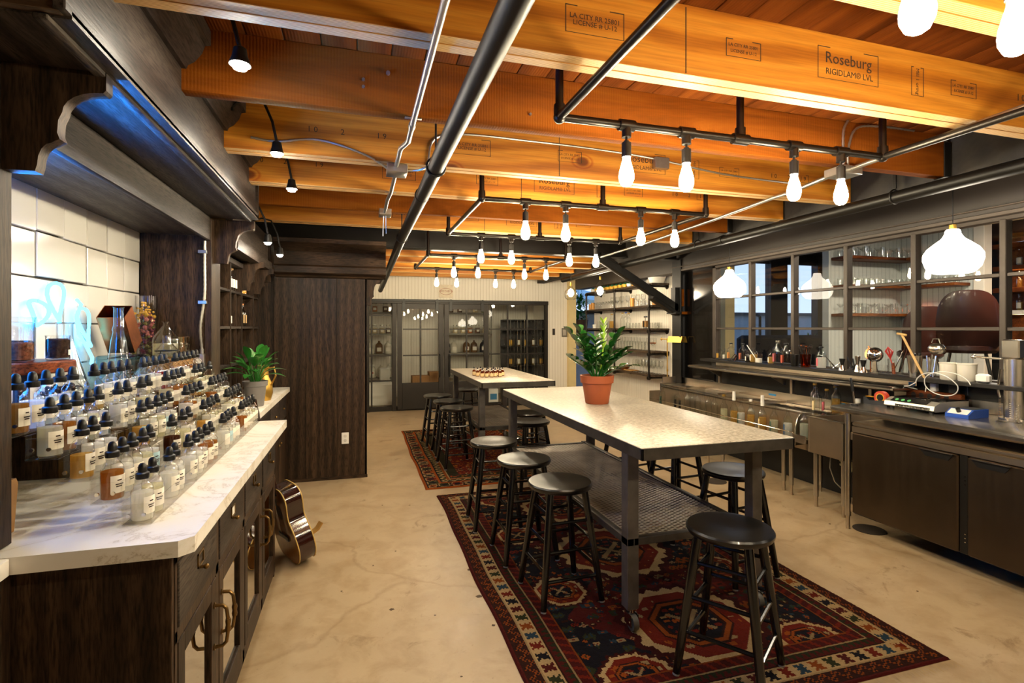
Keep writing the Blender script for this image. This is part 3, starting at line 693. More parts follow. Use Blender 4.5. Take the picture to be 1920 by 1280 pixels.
# ================================================================ alcove still life, plant, guitar, gooseneck lamps
ZL = 1.2405
NEON = emit('blue_neon_tube', (.10, .58, 1.0), 2.8); NEONB = emit('bright_blue_neon_tube', (.003, .22, 1.0), 20.0)
ns = thing('neon_sign', 'glowing blue-white looping neon tube sign low on the alcove tiles', 'neon sign', (-1.25, 2.5, ZL))
def loopy(c, w, h, t0=0, n=26, tilt=0):
    return [(-1.262+.012*math.sin(2*t), c[0]+w*math.cos(t)*math.cos(tilt)-h*math.sin(t)*math.sin(tilt), c[1]+h*math.sin(t)*math.cos(tilt)+w*math.cos(t)*math.sin(tilt)) for t in np.linspace(t0, t0+2*PI, n, endpoint=False)]
B = rel(ns)
B('neon_tube', MB().tube(loopy((2.74, 1.66), .052, .085, 0, 22, .25), .0075, 8, True), NEON)
B('neon_tube', MB().tube(loopy((2.60, 1.61), .06, .05, 0, 22, -.4), .0075, 8, True), NEON)
B('neon_tube', MB().tube([(-1.26, 2.90, 1.68), (-1.255, 2.93, 1.66), (-1.26, 2.90, 1.60), (-1.26, 2.92, 1.52), (-1.255, 2.98, 1.46), (-1.26, 3.05, 1.40), (-1.26, 3.04, 1.37)], .0075), NEON)
B('neon_tube', MB().tube(loopy((2.99, 1.55), .035, .10, 0, 22, .45), .0075, 8, True), NEON)
B('neon_tube', MB().tube([(-1.26, 1.80+i*.055, 1.62+.06*math.sin(i*1.25)) for i in range(11)], .0075), NEONB)
B('neon_tube', MB().tube([(-1.26, 1.85+i*.06, 1.40+.05*math.cos(i*1.1)) for i in range(12)], .0075), NEONB)
for q in range(3): B('neon_tube', MB().tube([(x+.07, y, z) for x, y, z in loopy((1.84+q*.09, 1.78), .06, .12, 0, 22, .3)], .009, 8, True), NEONB)
B('standoff', MB().cyl((-1.296, 2.74, 1.745), (-1.262, 2.74, 1.745), .005).cyl((-1.296, 2.6, 1.66), (-1.262, 2.6, 1.66), .005).cyl((-1.296, 2.99, 1.65), (-1.262, 2.99, 1.65), .005), GLASSR)
for q in range(3): B('neon_tube', MB().tube([(x+.07, y, z) for x, y, z in loopy((1.83+q*.07, 1.58), .055, .10, 0, 20, -.3)], .009, 8, True), NEONB)
ul = thing('added_uplight', 'added unseen blue uplight tray behind the near post, tinting the cornice blue', 'light', (-1.09, 1.77, 1.86)); B = rel(ul)  # added unseen lamp: turns the cornice underside blue, tray shields the counter
B('tray', MB().box(-1.25, -.935, 1.747, 1.751, 1.85, 1.91).box(-1.25, -.935, 1.751, 1.79, 1.85, 1.854).box(-1.25, -.935, 1.787, 1.79, 1.854, 1.885), BLACKM)
for yy in (1.761, 1.778): B('neon_tube', MB().cyl((-1.24, yy, 1.868), (-.94, yy, 1.868), .007, n=10), emit('added_uplight_glow', (.003, .20, 1.0), 2600.0))  # emitters of the added uplight, not part of the neon sign
# two-tier round wooden stand
CHERRY = oak('cherry_wood', hx('#7a3a1c'), hx('#a5552a'), hx('#bd6c3a'), 'y', .4)
WALN = mat('walnut_dark', hx('#2c160c'), .4, var=.25)
ts = thing('tiered_stand', 'round two-tier reddish wood stand holding beakers of dried tea', 'stand', (-1.11, 2.19, ZL))
obj('tier', MB().lathe([(.14, .155), (.145, .16), (.145, .19), (.14, .195)], n=40), CHERRY, ts); obj('tier', MB().lathe([(.055, .0), (.06, .004), (.06, .03), (.055, .034)], n=36), CHERRY, ts)
obj('post', MB().lathe([(.03, .034), (.022, .06), (.022, .12), (.07, .135), (.07, .155)], n=20), WALN, ts)
TEA = mat('dried_tea', hx('#33190f'), .9, var=.7, vs=60, bump=1.0, bs=90)
def beaker(r, h, loc, lab, fill=None, fm=TEA, spout=True, group='laboratory beakers in the alcove', lbl=False):
    b = thing('beaker', lab, 'beaker', loc, random.uniform(-.3, .3), group)
    obj('glass', MB().lathe([(.0, .002), (r*.9, .0), (r, r*.12), (r, h*.96), (r*1.06, h), (r*1.02, h+.001), (r*.965, h*.96), (r*.965, r*.14), (.0, .005)], n=22, cap0=False, cap1=False), GLASS, b)
    if fill: obj('dried_leaves', MB().lathe([(.0, .006), (r*.93, .008), (r*.955, r*.2), (r*.955, fill*h*.93), (r*.8, fill*h), (r*.5, fill*h*.95), (.0, fill*h*1.02)], n=22, cap0=False), fm, b)
    if lbl: obj('printed_mark', MB().box(r*.99, r*1.006, -.012, .012, h*.2, h*.42), WHITE, b)
    return b
beaker(.034, .085, (-1.02, 2.22, ZL+.196), 'small beaker of dark tea leaves on the edge of the wooden stand', .88, lbl=True)
beaker(.058, .15, (-1.155, 2.235, ZL+.196), 'large tall beaker half full of tea leaves at the back of the wooden stand', .45)
beaker(.04, .13, (-1.075, 2.105, ZL+.196), 'beaker of reddish dried leaves partly behind the wooden post', .5, mat('red_dried_leaves', hx('#6b3a24'), .9, var=.7, vs=70, bump=1.0, bs=90))
fl = thing('conical_flask', 'big conical flask holding dark dried berries below the neon', 'flask', (-1.09, 2.42, ZL), 0)
obj('glass', MB().lathe([(.0, .002), (.085, 0), (.094, .008), (.09, .03), (.03, .24), (.026, .27), (.026, .325), (.031, .33), (.023, .325), (.023, .27), (.026, .24), (.086, .03), (.0, .006)], n=26, cap0=False, cap1=False), GLASSR, fl)
bb = MB(); rb = random.Random(3)
for i in range(90):
    a = rb.uniform(0, 2*PI); z = rb.uniform(.016, .085); rr = (.078-.28*(z-.016))*math.sqrt(rb.random()); bb.sph((rr*math.cos(a), rr*math.sin(a), z), .0095, 6)
tag(obj('dried_berries', bb, mat('dark_berry', hx('#231319'), .5, var=.3, vs=40), fl), kind='stuff')
f2 = thing('conical_flask', 'tall slim clear conical flask in front of the copper box', 'flask', (-1.07, 2.84, ZL), 0)
obj('glass', MB().lathe([(.0, .002), (.05, 0), (.056, .008), (.054, .03), (.03, .25), (.022, .29), (.026, .30), (.020, .32), (.020, .40), (.025, .405), (.018, .40), (.018, .29), (.027, .25), (.05, .03), (.0, .006)], n=24, cap0=False, cap1=False), GLASSR, f2)
COPPER = mat('copper', hx('#c87a50'), .25, 1.0, var=.12, vs=8)
cb = thing('copper_box', 'open copper box tilted against the alcove tiles behind the tall flask', 'box', (-1.17, 3.12, ZL+.30), 0)
mm = Matrix.Rotation(.62, 4, 'X')
obj('shell', MB().box(-.06, .06, -.055, .055, -.11, -.107, 0, mm).box(-.06, -.057, -.055, .055, -.107, .11, 0, mm).box(.057, .06, -.055, .055, -.107, .11, .001, mm).box(-.057, .057, -.055, -.052, -.107, .11, 0, mm).box(-.057, .057, .052, .055, -.107, .11, 0, mm), COPPER, cb)
bs = tag(obj('glass_block', MB().box(-1.24, -1.09, 3.03, 3.24, ZL, ZL+.17, .006), glassm('blue_glass_block', (.55, .80, .95), .6, .05)), 'thick clear glass box propping up the tilted copper box', 'box')
# carved wood box shelf with decanters
BIRCH = oak('birch_plywood', hx('#b98d52'), hx('#d2a86a'), hx('#e0bd84'), 'y', .5)
wbx = thing('wooden_box', 'long pale wooden box under the decanter and silver cups', 'box', (-1.075, 3.53, ZL))
obj('body', MB().box(-.083, .083, -.20, .185, 0, .115, .003), BIRCH, wbx); obj('lid', MB().box(-.085, .085, -.202, .187, .116, .13, .003), BIRCH, wbx)
ZW = ZL+.1305
dc = thing('glass_decanter', 'bell-shaped clear glass decanter on the pale wooden box', 'decanter', (-1.09, 3.52, ZW))
obj('glass', MB().lathe([(.0, .002), (.062, 0), (.068, .006), (.068, .105), (.062, .125), (.028, .175), (.016, .19), (.014, .205), (.021, .215), (.016, .212), (.011, .2), (.024, .172), (.058, .122), (.064, .104), (.064, .01), (.0, .006)], n=26, cap0=False, cap1=False), GLASSR, dc)
obj('liquid', MB().lathe([(.0, .007), (.063, .011), (.063, .085), (.0, .086)], n=22, cap0=False), LIQ['pale straw'], dc)
ca = thing('low_carafe', 'squat clear carafe held in a black wire tripod ring', 'carafe', (-1.045, 3.395, ZW))
obj('glass', MB().lathe([(.0, .002), (.035, 0), (.055, .035), (.055, .055), (.03, .085), (.022, .10), (.022, .135), (.026, .138), (.019, .135), (.019, .1), (.027, .083), (.051, .054), (.051, .036), (.0, .006)], n=24, cap0=False, cap1=False), GLASSR, ca)
sdr = thing('wire_tripod', 'black wire tripod stand around the squat carafe', 'stand', (-1.045, 3.395, ZW))
w = MB().tube([(.06*math.cos(t), .06*math.sin(t), .048) for t in np.linspace(0, 2*PI, 24, endpoint=False)], .003, 6, True)
for t in (.3, 2.4, 4.5): w.cyl((.06*math.cos(t), .06*math.sin(t), .05), (.07*math.cos(t), .07*math.sin(t), .0), .0028, n=6)
obj('ring_and_legs', w, BLACKM, sdr)
SILV = brushed('hammered_silver', hx('#cfc6b6'), .16, (1, 1, 1))
for i, z in enumerate((0, .045)):
    jc = thing('silver_cup', ['lower silver julep cup of the nested pair on the wooden box', 'upper silver julep cup of the nested pair on the wooden box'][i], 'cup', (-1.04, 3.665, ZW+z), 0, 'silver cups on the wooden box')
    obj('cup', MB().lathe([(.0, .002), (.03, 0), (.033, .004), (.040, .075), (.042, .078), (.0395, .077), (.032, .006), (.0, .004)], n=24, cap0=False, cap1=False), SILV, jc)
beaker(.026, .09, (-1.015, 3.585, ZW), 'small beaker with a white mark beside the silver cups', None, lbl=True)
rf = thing('round_flask', 'round flask half filled with pale blue liquid in front of the wooden box', 'flask', (-1.055, 3.08, ZL))
obj('glass', MB().lathe([(.0, .003), (.03, 0), (.046, .03), (.048, .05), (.035, .085), (.016, .105), (.015, .15), (.02, .153), (.012, .15), (.013, .105), (.032, .083), (.044, .05), (.0, .006)], n=24, cap0=False, cap1=False), GLASSR, rf)
obj('liquid', MB().lathe([(.0, .008), (.03, .01), (.043, .035), (.044, .055), (.0, .056)], n=20, cap0=False), liquid('pale blue', (.70, .90, .97)), rf)
tag(obj('book', MB().box(-1.02, -.995, 2.66, 2.86, ZL, ZL+.018, .002), mat('orange_cover', hx('#e0762c'), .5)), 'thin orange book lying at the front of the alcove ledge', 'book')
tag(obj('marble_slab', MB().box(-1.17, -1.01, 2.50, 2.65, ZL, ZL+.03, .003), QUARTZ), 'small white marble slab lying on the alcove ledge', 'slab')
# glass vases of dried flowers
def vase(r, h, loc, lab, fh):
    v = thing('glass_vase', lab, 'vase', loc); obj('glass', MB().lathe([(.0, .002), (r, 0), (r, h), (r-.003, h), (r-.003, .008), (.0, .008)], n=24, cap0=False, cap1=False), GLASS, v)
    rr = random.Random(int(r*1000)); cols = [mat('dried_yellow', hx('#d8a838'), .9, var=.3, vs=40), mat('dried_purple', hx('#5a2438'), .9, var=.4, vs=40), mat('dried_pink', hx('#a8605c'), .9, var=.3, vs=40), mat('dried_green', hx('#6a6432'), .9, var=.3, vs=40)]
    for ci, (c, z0, z1, n) in enumerate(((cols[0], .72, .92, 26), (cols[1], .15, .75, 46), (cols[2], .5, .8, 26), (cols[3], .1, .7, 30))):
        m = MB()
        for i in range(int(n*fh)):
            a = rr.uniform(0, 2*PI); q = (r-.012)*math.sqrt(rr.random()); z = h*rr.uniform(z0, z1)
            m.sph((q*math.cos(a), q*math.sin(a), z), rr.uniform(.007, .014), 6, (1, 1, rr.uniform(.5, 1)))
        tag(obj('dried_flowers', m, c, v), kind='stuff')
vase(.055, .50, (-1.225, 3.62, ZL), 'tall glass cylinder of yellow and purple dried flowers in the alcove corner', 1.3)
vase(.03, .43, (-1.245, 3.46, ZL), 'slim glass cylinder of dark dried flowers beside the larger vase', .5)
# outlet box, flexible conduit
ob = thing('outlet_box', 'surface-mounted metal outlet box at the foot of the flexible conduit', 'outlet', (-.985, 3.735, 1.33))
obj('box', MB().box(-.05, .05, -.045, -.0005, -.04, .055, .003), GALV, ob); obj('socket', MB().cyl((-.02, -.045, .01), (-.02, -.049, .01), .017, n=14).cyl((.022, -.045, .01), (.022, -.049, .01), .017, n=14), PLASTW, ob); obj('connector', MB().cyl((.035, -.025, .055), (.035, -.025, .085), .012), GALV, ob)
def flex(name, lab, pts, r=.008, cat='conduit', sub=7):
    P_ = [Vector(p) for p in pts]; out = []
    for i in range(len(P_)-1):
        p0 = P_[max(i-1, 0)]; p1 = P_[i]; p2 = P_[i+1]; p3 = P_[min(i+2, len(P_)-1)]
        for k in range(sub):
            t = k/sub; out.append(.5*((2*p1)+(p2-p0)*t+(2*p0-5*p1+4*p2-p3)*t*t+(3*p1-p0-3*p2+p3)*t**3))
    out.append(P_[-1])
    # ribbed radius
    o2 = []; rr = []
    for i in range(len(out)-1):
        L = (out[i+1]-out[i]).length; k = max(1, min(8, int(L/.012)))
        for j in range(k):
            o2.append(out[i].lerp(out[i+1], j/k)); rr.append(r*(1.0 if (len(o2) % 2) else .82))
    o2.append(out[-1]); rr.append(r)
    return tag(obj(name, MB().tube(o2, rr, 8), GALV), lab, cat)
flex('flexible_conduit', 'ribbed flexible metal conduit running up the alcove side panel', [(-.95, 3.71, 1.416), (-.955, 3.70, 1.55), (-.935, 3.712, 1.75), (-.935, 3.715, 1.95), (-.935, 3.715, 2.10)], .009)
cl_ = tag(obj('conduit_strap', MB().box(-.97, -.922, 3.70, 3.734, 1.70, 1.72, .001), GALV), 'lower metal strap holding the flexible conduit', 'strap', 'conduit straps')
tag(obj('conduit_strap', MB().box(-.97, -.922, 3.70, 3.734, 2.02, 2.04, .001), GALV), 'upper metal strap holding the flexible conduit', 'strap', 'conduit straps')
tag(obj('paper_bag', MB().prism([(-.98, .961), (-.955, .961), (-.945, 1.10), (-.95, 1.115), (-.985, 1.115)], 'y', 1.79, 1.85), mat('kraft_paper', hx('#a97f4c'), .8)), 'folded kraft paper bag standing on the counter beside the left post', 'bag')
# cubby bottles
def cub(loc, lab, h=.19, r=.034, gm=GLASS, lbl=LBW, cap=hx('#b08a58'), grp='bottles in the cubby shelves', liq=None):
    b = thing('bottle', lab, 'bottle', loc, 0, grp)
    obj('glass', MB().lathe([(.0, .001), (r*.92, 0), (r, .006), (r, h*.6), (r*.8, h*.68), (r*.36, h*.76), (r*.34, h*.92), (r*.4, h*.925), (.0, h*.93)], n=16, cap0=False), gm, b)
    obj('stopper', MB().cyl((0, 0, h*.925), (0, 0, h), r*.36, n=12), mat('stopper_%d' % int(cap[0]*999), cap, .6), b)
    if lbl: obj('label', MB().box(r*.93, r*1.02, -r*.8, r*.8, h*.15, h*.5), lbl, b)
    if liq: obj('liquid', MB().lathe([(.0, .004), (r*.93, .006), (r*.93, h*.55), (.0, h*.551)], n=14, cap0=False), liq, b)
    return b
for i in range(4): cub((-.985, 4.45+.08*i, 1.8405), '%s clear white-labelled bottle in the upper cubby beside the alcove' % ORD[i])
cub((-.985, 4.50, 1.5605), 'dark bottle with a white label in the middle cubby', .16, .035, mat('dark_bottle', hx('#140d08'), .15), LBW, hx('#e6dcc6'))
jr = thing('jar', 'glass jar of orange dried fruit in the upper right cubby', 'jar', (-.995, 5.02, 1.8405), 0)
obj('glass', MB().lathe([(.0, .001), (.06, 0), (.062, .17), (.055, .18), (.0, .181)], n=18, cap0=False), GLASS, jr); obj('fruit', MB().lathe([(.0, .004), (.056, .006), (.057, .15), (.03, .16), (.0, .155)], n=18, cap0=False), mat('orange_fruit', hx('#d98a1c'), .6, var=.5, vs=40, bump=1, bs=60), jr)
for i in range(2): cub((-.98, 4.98+.09*i, 1.5605), '%s dark bottle with a copper neck in the right cubby' % ['nearer', 'farther'][i], .2, .03, mat('dark_bottle', hx('#140d08'), .15), mat('tan_label', hx('#c9a878'), .7), hx('#c08050'))
# --- potted plant on the second counter
GREY = mat('grey_clay_pot', hx('#7d7874'), .6, var=.08)
def leafm(name, a, b, mid, rough=.35):
    k = N(name); oi = k.noise(k.coord(), 9, 3); k.set(col=k.ramp(oi, [(.35, a), (.6, b), (.75, mid)]), rough=rough, spec=.5); return k.m
LEAFA = leafm('variegated_leaf', hx('#1d5a1c'), hx('#35802a'), hx('#a9c47e')); LEAFB = leafm('zz_leaf', hx('#123f12'), hx('#1c5a1a'), hx('#2f7a26'), .25); LEAFY = mat('young_leaf', hx('#8fb62a'), .35, var=.15); LEAFYL = mat('yellow_leaf', hx('#cdb52a'), .4)
pp = thing('potted_plant', 'variegated leafy plant in a grey pot on the far white counter', 'plant', (-.745, 4.30, .9605))
obj('pot', MB().lathe([(.0, .0), (.058, 0), (.06, .004), (.078, .15), (.086, .152), (.088, .19), (.08, .19), (.074, .165), (.0, .164)], n=28, cap0=False, cap1=False), GREY, pp); obj('soil', MB().lathe([(.0, .166), (.073, .166), (.0, .175)], n=20), SOIL, pp)
rl = random.Random(21)
for i in range(26):
    a = i*2.399; el = .25+1.15*((i*7) % 26)/26; L = rl.uniform(.14, .19); b0 = Vector((.02*math.cos(a), .02*math.sin(a), .17))
    st_h = .06+.14*((i*7) % 26)/26; tip = b0+Vector((math.cos(a)*.05, math.sin(a)*.05, st_h))
    m = MB().leaf(tip, (math.cos(a)*math.cos(el), math.sin(a)*math.cos(el), math.sin(el)), L, .034, .35, n=7, fold=.25)
    lf = obj('leaf', m, LEAFA, pp); obj('stem', MB().tube([b0, (b0+tip)/2+Vector((0, 0, .01)), tip], .003, 5), LEAFA, lf)
gp = thing('gold_pitcher', 'small polished gold pitcher with a handle behind the grey plant pot', 'pitcher', (-.74, 4.63, .9605), -.4)
obj('body', MB().lathe([(.0, 0), (.055, 0), (.07, .06), (.066, .13), (.04, .19), (.036, .25), (.045, .285), (.041, .284), (.032, .25), (.0, .2)], n=24, cap0=False, cap1=False), GOLD, gp); obj('handle', MB().tube([(.036, 0, .26), (.09, 0, .27), (.105, 0, .2), (.066, 0, .12)], .006), GOLD, gp)
# --- guitar leaning at the end of the cabinet
MAHO = N('mahogany_gloss'); MAHO.set(col=MAHO.ramp(MAHO.noise(MAHO.coord((1, 1, .15)), 14, 3), [(.3, hx('#1c0a07')), (.7, hx('#32120b'))]), rough=.12, spec=.6, coat=.6); MAHO = MAHO.m
SPRUCE = mat('spruce_top', hx('#b5762f'), .25, var=.15, coat=.5); BIND = mat('cream_binding', hx('#d9b56a'), .4)
gt = thing('acoustic_guitar', 'glossy dark acoustic guitar with cream binding leaning behind the base cabinet', 'guitar', (-.385, 3.765, .014), 0)
def bout(t):
    # t: 0..1 around half outline from tail (bottom centre) up to neck joint; returns (x,z)
    pts = [(0, 0), (.09, .004), (.155, .035), (.195, .10), (.200, .16), (.175, .23), (.135, .29), (.122, .325), (.13, .37), (.145, .42), (.14, .465), (.105, .498), (.05, .508), (0, .508)]
    f = t*(len(pts)-1); i = min(int(f), len(pts)-2); k = f-i
    p = [pts[max(0, i-1)], pts[i], pts[i+1], pts[min(len(pts)-1, i+2)]]
    cr = lambda a, b, c, d: .5*(2*b+(c-a)*k+(2*a-5*b+4*c-d)*k*k+(3*b-a-3*c+d)*k**3)
    return cr(*[q[0] for q in p]), max(0, cr(*[q[1] for q in p]))
half = [bout(i/26) for i in range(27)]; outl = half+[(-x, z) for x, z in half[-2:0:-1]]
gm_ = Matrix.Rotation(math.radians(-62), 4, 'Z') @ Matrix.Rotation(math.radians(12), 4, 'X')
def gpart(name, mb, m):
    mb.v = [tuple(gm_ @ Vector(p)) for p in mb.v]; return obj(name, mb, m, gt)
gpart('body', MB().prism(outl, 'y', -.055, .055), MAHO); gpart('top', MB().prism([(x*.985, .254+(z-.254)*.985) for x, z in outl], 'y', -.0565, -.0552), SPRUCE)
for yy in (-.053, .053): gpart('binding', MB().tube([(x*1.004, yy, .254+(z-.254)*1.004) for x, z in outl], .0038, 6, True), BIND)
gpart('neck', MB().box(-.024, .024, -.068, -.04, .46, .95, .006), MAHO); gpart('fretboard', MB().box(-.026, .026, -.075, -.0685, .40, .95, .001), BLKPL); gpart('headstock', MB().prism([(-.025, .95), (.025, .95), (.036, 1.12), (-.036, 1.12)], 'y', -.066, -.05), MAHO)
gpart('sound_hole', MB().cyl((0, -.0566, .34), (0, -.0572, .34), .05, n=24), BLKPL); gpart('bridge', MB().box(-.08, .08, -.066, -.057, .16, .19, .003), BLKPL)
gs_ = MB()
for i in range(6): gs_.cyl((-.017+i*.0068, -.0765, .17), (-.014+i*.0056, -.0765, 1.0), .0006, n=4)
gpart('strings', gs_, CHROME); gpart('end_pin', MB().cyl((0, 0, -.012), (0, 0, .004), .006), BRASS)
tag(obj('guitar_strap', MB().prism([(0, 0), (.05, .012), (.085, .045), (.078, .052), (.045, .022), (0, .01)], 'y', -.025, .025), mat('tan_strap', hx('#a87b35'), .7), None, (-.31, 3.80, .14), (0, -.2, .5)), 'tan strap end curling out behind the guitar', 'strap')
# --- gooseneck lamps on the hutch cornice
LAMPL = emit('lit_spot_lens', (1.0, .90, .72), 400)
def goose(x, y, z, ax, az, lab, r=.035):
    g = thing('gooseneck_lamp', lab, 'lamp', (x, y, z), 0, 'gooseneck lamps on the cornice')
    top = az-z
    obj('arm', MB().tube([(ax-x, 0, az-z-.02), (ax-x, 0, az-z), (ax-x+.03, 0, top+.035), ((ax-x)*.6, 0, top+.055), ((ax-x)*.3, 0, top+.04), (-.02, 0, top*.6+.03), (0, 0, .055)], .007), BLACKM, g)
    obj('shade', MB().lathe([(.012, .06), (.02, .055), (.024, .03), (r, -.0), (r-.002, -.0), (.02, .028), (.0, .03)], n=20, cap0=True, cap1=False), BLACKM, g)
    obj('bulb', MB().lathe([(.0, .004), (r*.82, .004), (r*.6, -.012), (.0, -.018)], n=16, cap0=False), LAMPL, g)
    return g
goose(-.38, 1.927, 2.428, -.575, 2.61, 'nearest lit gooseneck lamp on the hutch cornice'); goose(-.38, 2.75, 2.395, -.575, 2.60, 'middle lit gooseneck lamp on the hutch cornice', .033); goose(-.38, 3.335, 2.372, -.575, 2.59, 'third lit gooseneck lamp near the far end of the hutch cornice', .033)
goose(-.60, 3.92, 2.136, -.82, 2.36, 'first small lit gooseneck lamp over the plant counter', .028); goose(-.60, 4.504, 2.129, -.82, 2.36, 'last small lit gooseneck lamp, nearest the tall oak panel', .028)
# ================================================================ CENTRE: rugs, tables, stools
def rug_mesh(name, w, l, cell, fn):
    nx = int(round(w/cell)); ny = int(round(l/cell))
    xs = np.linspace(0, w, nx+1); ys = np.linspace(0, l, ny+1)
    X, Y = np.meshgrid(xs, ys); rs = np.random.RandomState(5)
    Zz = .009+rs.uniform(-.0012, .0012, X.shape); Zz[0, :] = Zz[-1, :] = Zz[:, 0] = Zz[:, -1] = .001
    wob = .006*np.sin(Y*3.1)+.004*np.sin(Y*7.3+1); X2 = X+wob*(1-2*X/w)
    V = np.stack([X2, Y, Zz], -1).reshape(-1, 3)
    i = np.arange(ny)[:, None]*(nx+1)+np.arange(nx)[None, :]
    F = np.stack([i, i+1, i+nx+2, i+nx+1], -1).reshape(-1, 4)
    me = bpy.data.meshes.new(name); me.from_pydata(V.tolist(), [], F.tolist()); me.update()
    cx = (xs[:-1]+xs[1:])/2; cyy = (ys[:-1]+ys[1:])/2; CX, CY = np.meshgrid(cx, cyy)
    C = fn(CX, CY, w, l).reshape(-1, 3)
    at = me.color_attributes.new('pile', 'FLOAT_COLOR', 'CORNER')
    cc = np.ones((C.shape[0], 4, 4), np.float32); cc[:, :, :3] = C[:, None, :]
    at.data.foreach_set('color', cc.reshape(-1))
    return me
RN = N('knotted_wool'); ca_ = RN.n('VertexColor'); ca_.layer_name = 'pile'
fz = RN.noise(RN.coord(), 160, 3, .6); RN.set(col=RN.mix(.55, ca_.outputs[0], RN.ramp(fz, [(.25, (.35,)*3), (.7, (1,)*3)]), 'MULTIPLY'), rough=.95, spec=.1); RN.bump(fz, .5, .004); WOOL = RN.m
MAR, NAVY, REDC, CRM, ORA, DGR, BRN, BLU = [np.array(hx(h)) for h in ('#541712', '#17131a', '#74200f', '#c8a774', '#a24f18', '#33351c', '#35170e', '#2c4250')]
def paint(C, mask, col): C[mask] = col
def cells(X, Y, s, seed, cols, prob):
    """small scattered knotted motifs: stepped diamonds and hooks on a jittered lattice"""
    rs = np.random.RandomState(seed); ix = np.floor(X/s).astype(int); iy = np.floor(Y/s).astype(int)
    M = 400; tab = rs.rand(M, M); ct = rs.randint(0, len(cols), (M, M)); jx = rs.uniform(-.2, .2, (M, M)); jy = rs.uniform(-.2, .2, (M, M)); sh = rs.randint(0, 4, (M, M))
    a = ix % M; b = iy % M
    u = X/s-ix-.5-jx[a, b]; v = Y/s-iy-.5-jy[a, b]; q = sh[a, b]
    d = np.where(q == 0, np.abs(u)+np.abs(v), np.where(q == 1, np.maximum(np.abs(u), np.abs(v)*1.6), np.where(q == 2, np.minimum(np.abs(u)+np.abs(v)*3, np.abs(u)*3+np.abs(v)), np.abs(np.abs(u)-.2)+np.abs(v)*.8)))
    on = (d < .32) & (tab[a, b] < prob); core = (d < .12) & on
    return on, core, ct[a, b]
def zig(t, p): return np.abs(((t/p) % 1)-.5)*2
def rug_a(X, Y, w, l):
    C = np.empty(X.shape+(3,)); C[:] = MAR
    e = np.minimum(np.minimum(X, w-X), np.minimum(Y, l-Y)); along = np.where(np.minimum(X, w-X) < np.minimum(Y, l-Y), Y, X)
    # field
    fld = e >= .30
    dark = fld & ((np.abs(X-w/2)+np.abs(((Y-.3) % 1.02)-.51)*.9) > .62)
    paint(C, dark, NAVY)
    for s, sd, pr in ((.075, 1, .75), (.045, 2, .35), (.12, 3, .35)):
        on, core, ci = cells(X, Y, s, sd, range(6), pr); cols = np.array([REDC, ORA*.8, BRN, DGR, CRM*.6, BLU*.7]); m = fld & on
        C[m] = cols[ci[m]]; m = fld & core; C[m] = (cols[(ci+2) % 6])[m]
    # linked medallions with toothed cream outlines
    for cx_, cy_, rx, ry in ((w/2, l*.20, .34, .34), (w/2, l*.5, .36, .38), (w/2, l*.80, .34, .34), (.50, l*.10, .17, .15), (w-.50, l*.10, .17, .15), (.44, l*.36, .15, .16), (w-.44, l*.36, .15, .16), (.44, l*.64, .15, .16), (w-.44, l*.64, .15, .16), (.50, l*.9, .17, .15), (w-.50, l*.9, .17, .15)):
        u = np.abs(X-cx_)/rx; v = np.abs(Y-cy_)/ry; d = np.maximum(np.maximum(u, v), (u+v)*.72); th = np.arctan2(Y-cy_, X-cx_)
        tooth = .10*zig(th, PI/11)
        paint(C, fld & (d < 1.05+tooth), MAR*.55); paint(C, fld & (d < .93+tooth), CRM); paint(C, d < .84, REDC); paint(C, d < .62, BRN); paint(C, (d < .58) & (d > .50), ORA*.9); paint(C, d < .46, NAVY)
        on, core, ci = cells(X-cx_+9, Y-cy_+9, .05, 7, range(3), .8); m = (d < .76) & on & ((d > .62) | (d < .46)); C[m] = np.array([CRM*.7, ORA, REDC])[ci[m]]
        paint(C, (np.abs(u-v) < .06) & (d < .4), CRM*.6)
    # borders
    paint(C, e < .30, BRN)
    def band(a, b, col): paint(C, (e >= a) & (e < b), col)
    band(0, .018, MAR*1.1); band(.018, .03, BRN)
    m = (e >= .03) & (e < .085); C[m] = BRN; paint(C, m & (np.abs((e-.03)/.055-zig(along, .075)) < .25), ORA*.75); paint(C, m & (np.abs((e-.03)/.055-zig(along, .075)) < .08), NAVY)
    band(.085, .097, CRM*.75); band(.097, .175, CRM)
    u = ((along/.085) % 1)-.5; v = (e-.136)/.078; idx = np.floor(along/.085).astype(int); bc_ = np.array([NAVY, REDC, BLU, ORA*.8, DGR, MAR])[idx % 6]
    lf = (np.abs(u+v*.5) < .17) & (np.abs(v) < .42) | (np.abs(u-v*.7) < .12) & (np.abs(v) < .36) | (np.abs(v) < .1) & (np.abs(u) < .33)
    m = (e >= .099) & (e < .173) & lf; C[m] = bc_[m]
    band(.175, .187, BRN); m = (e >= .187) & (e < .23); C[m] = DGR*.7; paint(C, m & (zig(along, .04) > (e-.187)/.043), MAR); band(.23, .24, CRM*.6)
    m = (e >= .24) & (e < .29); C[m] = MAR*.8; paint(C, m & (((along/.06+e*8) % 1) < .35), REDC); band(.29, .30, ORA*.6)
    return C*.55
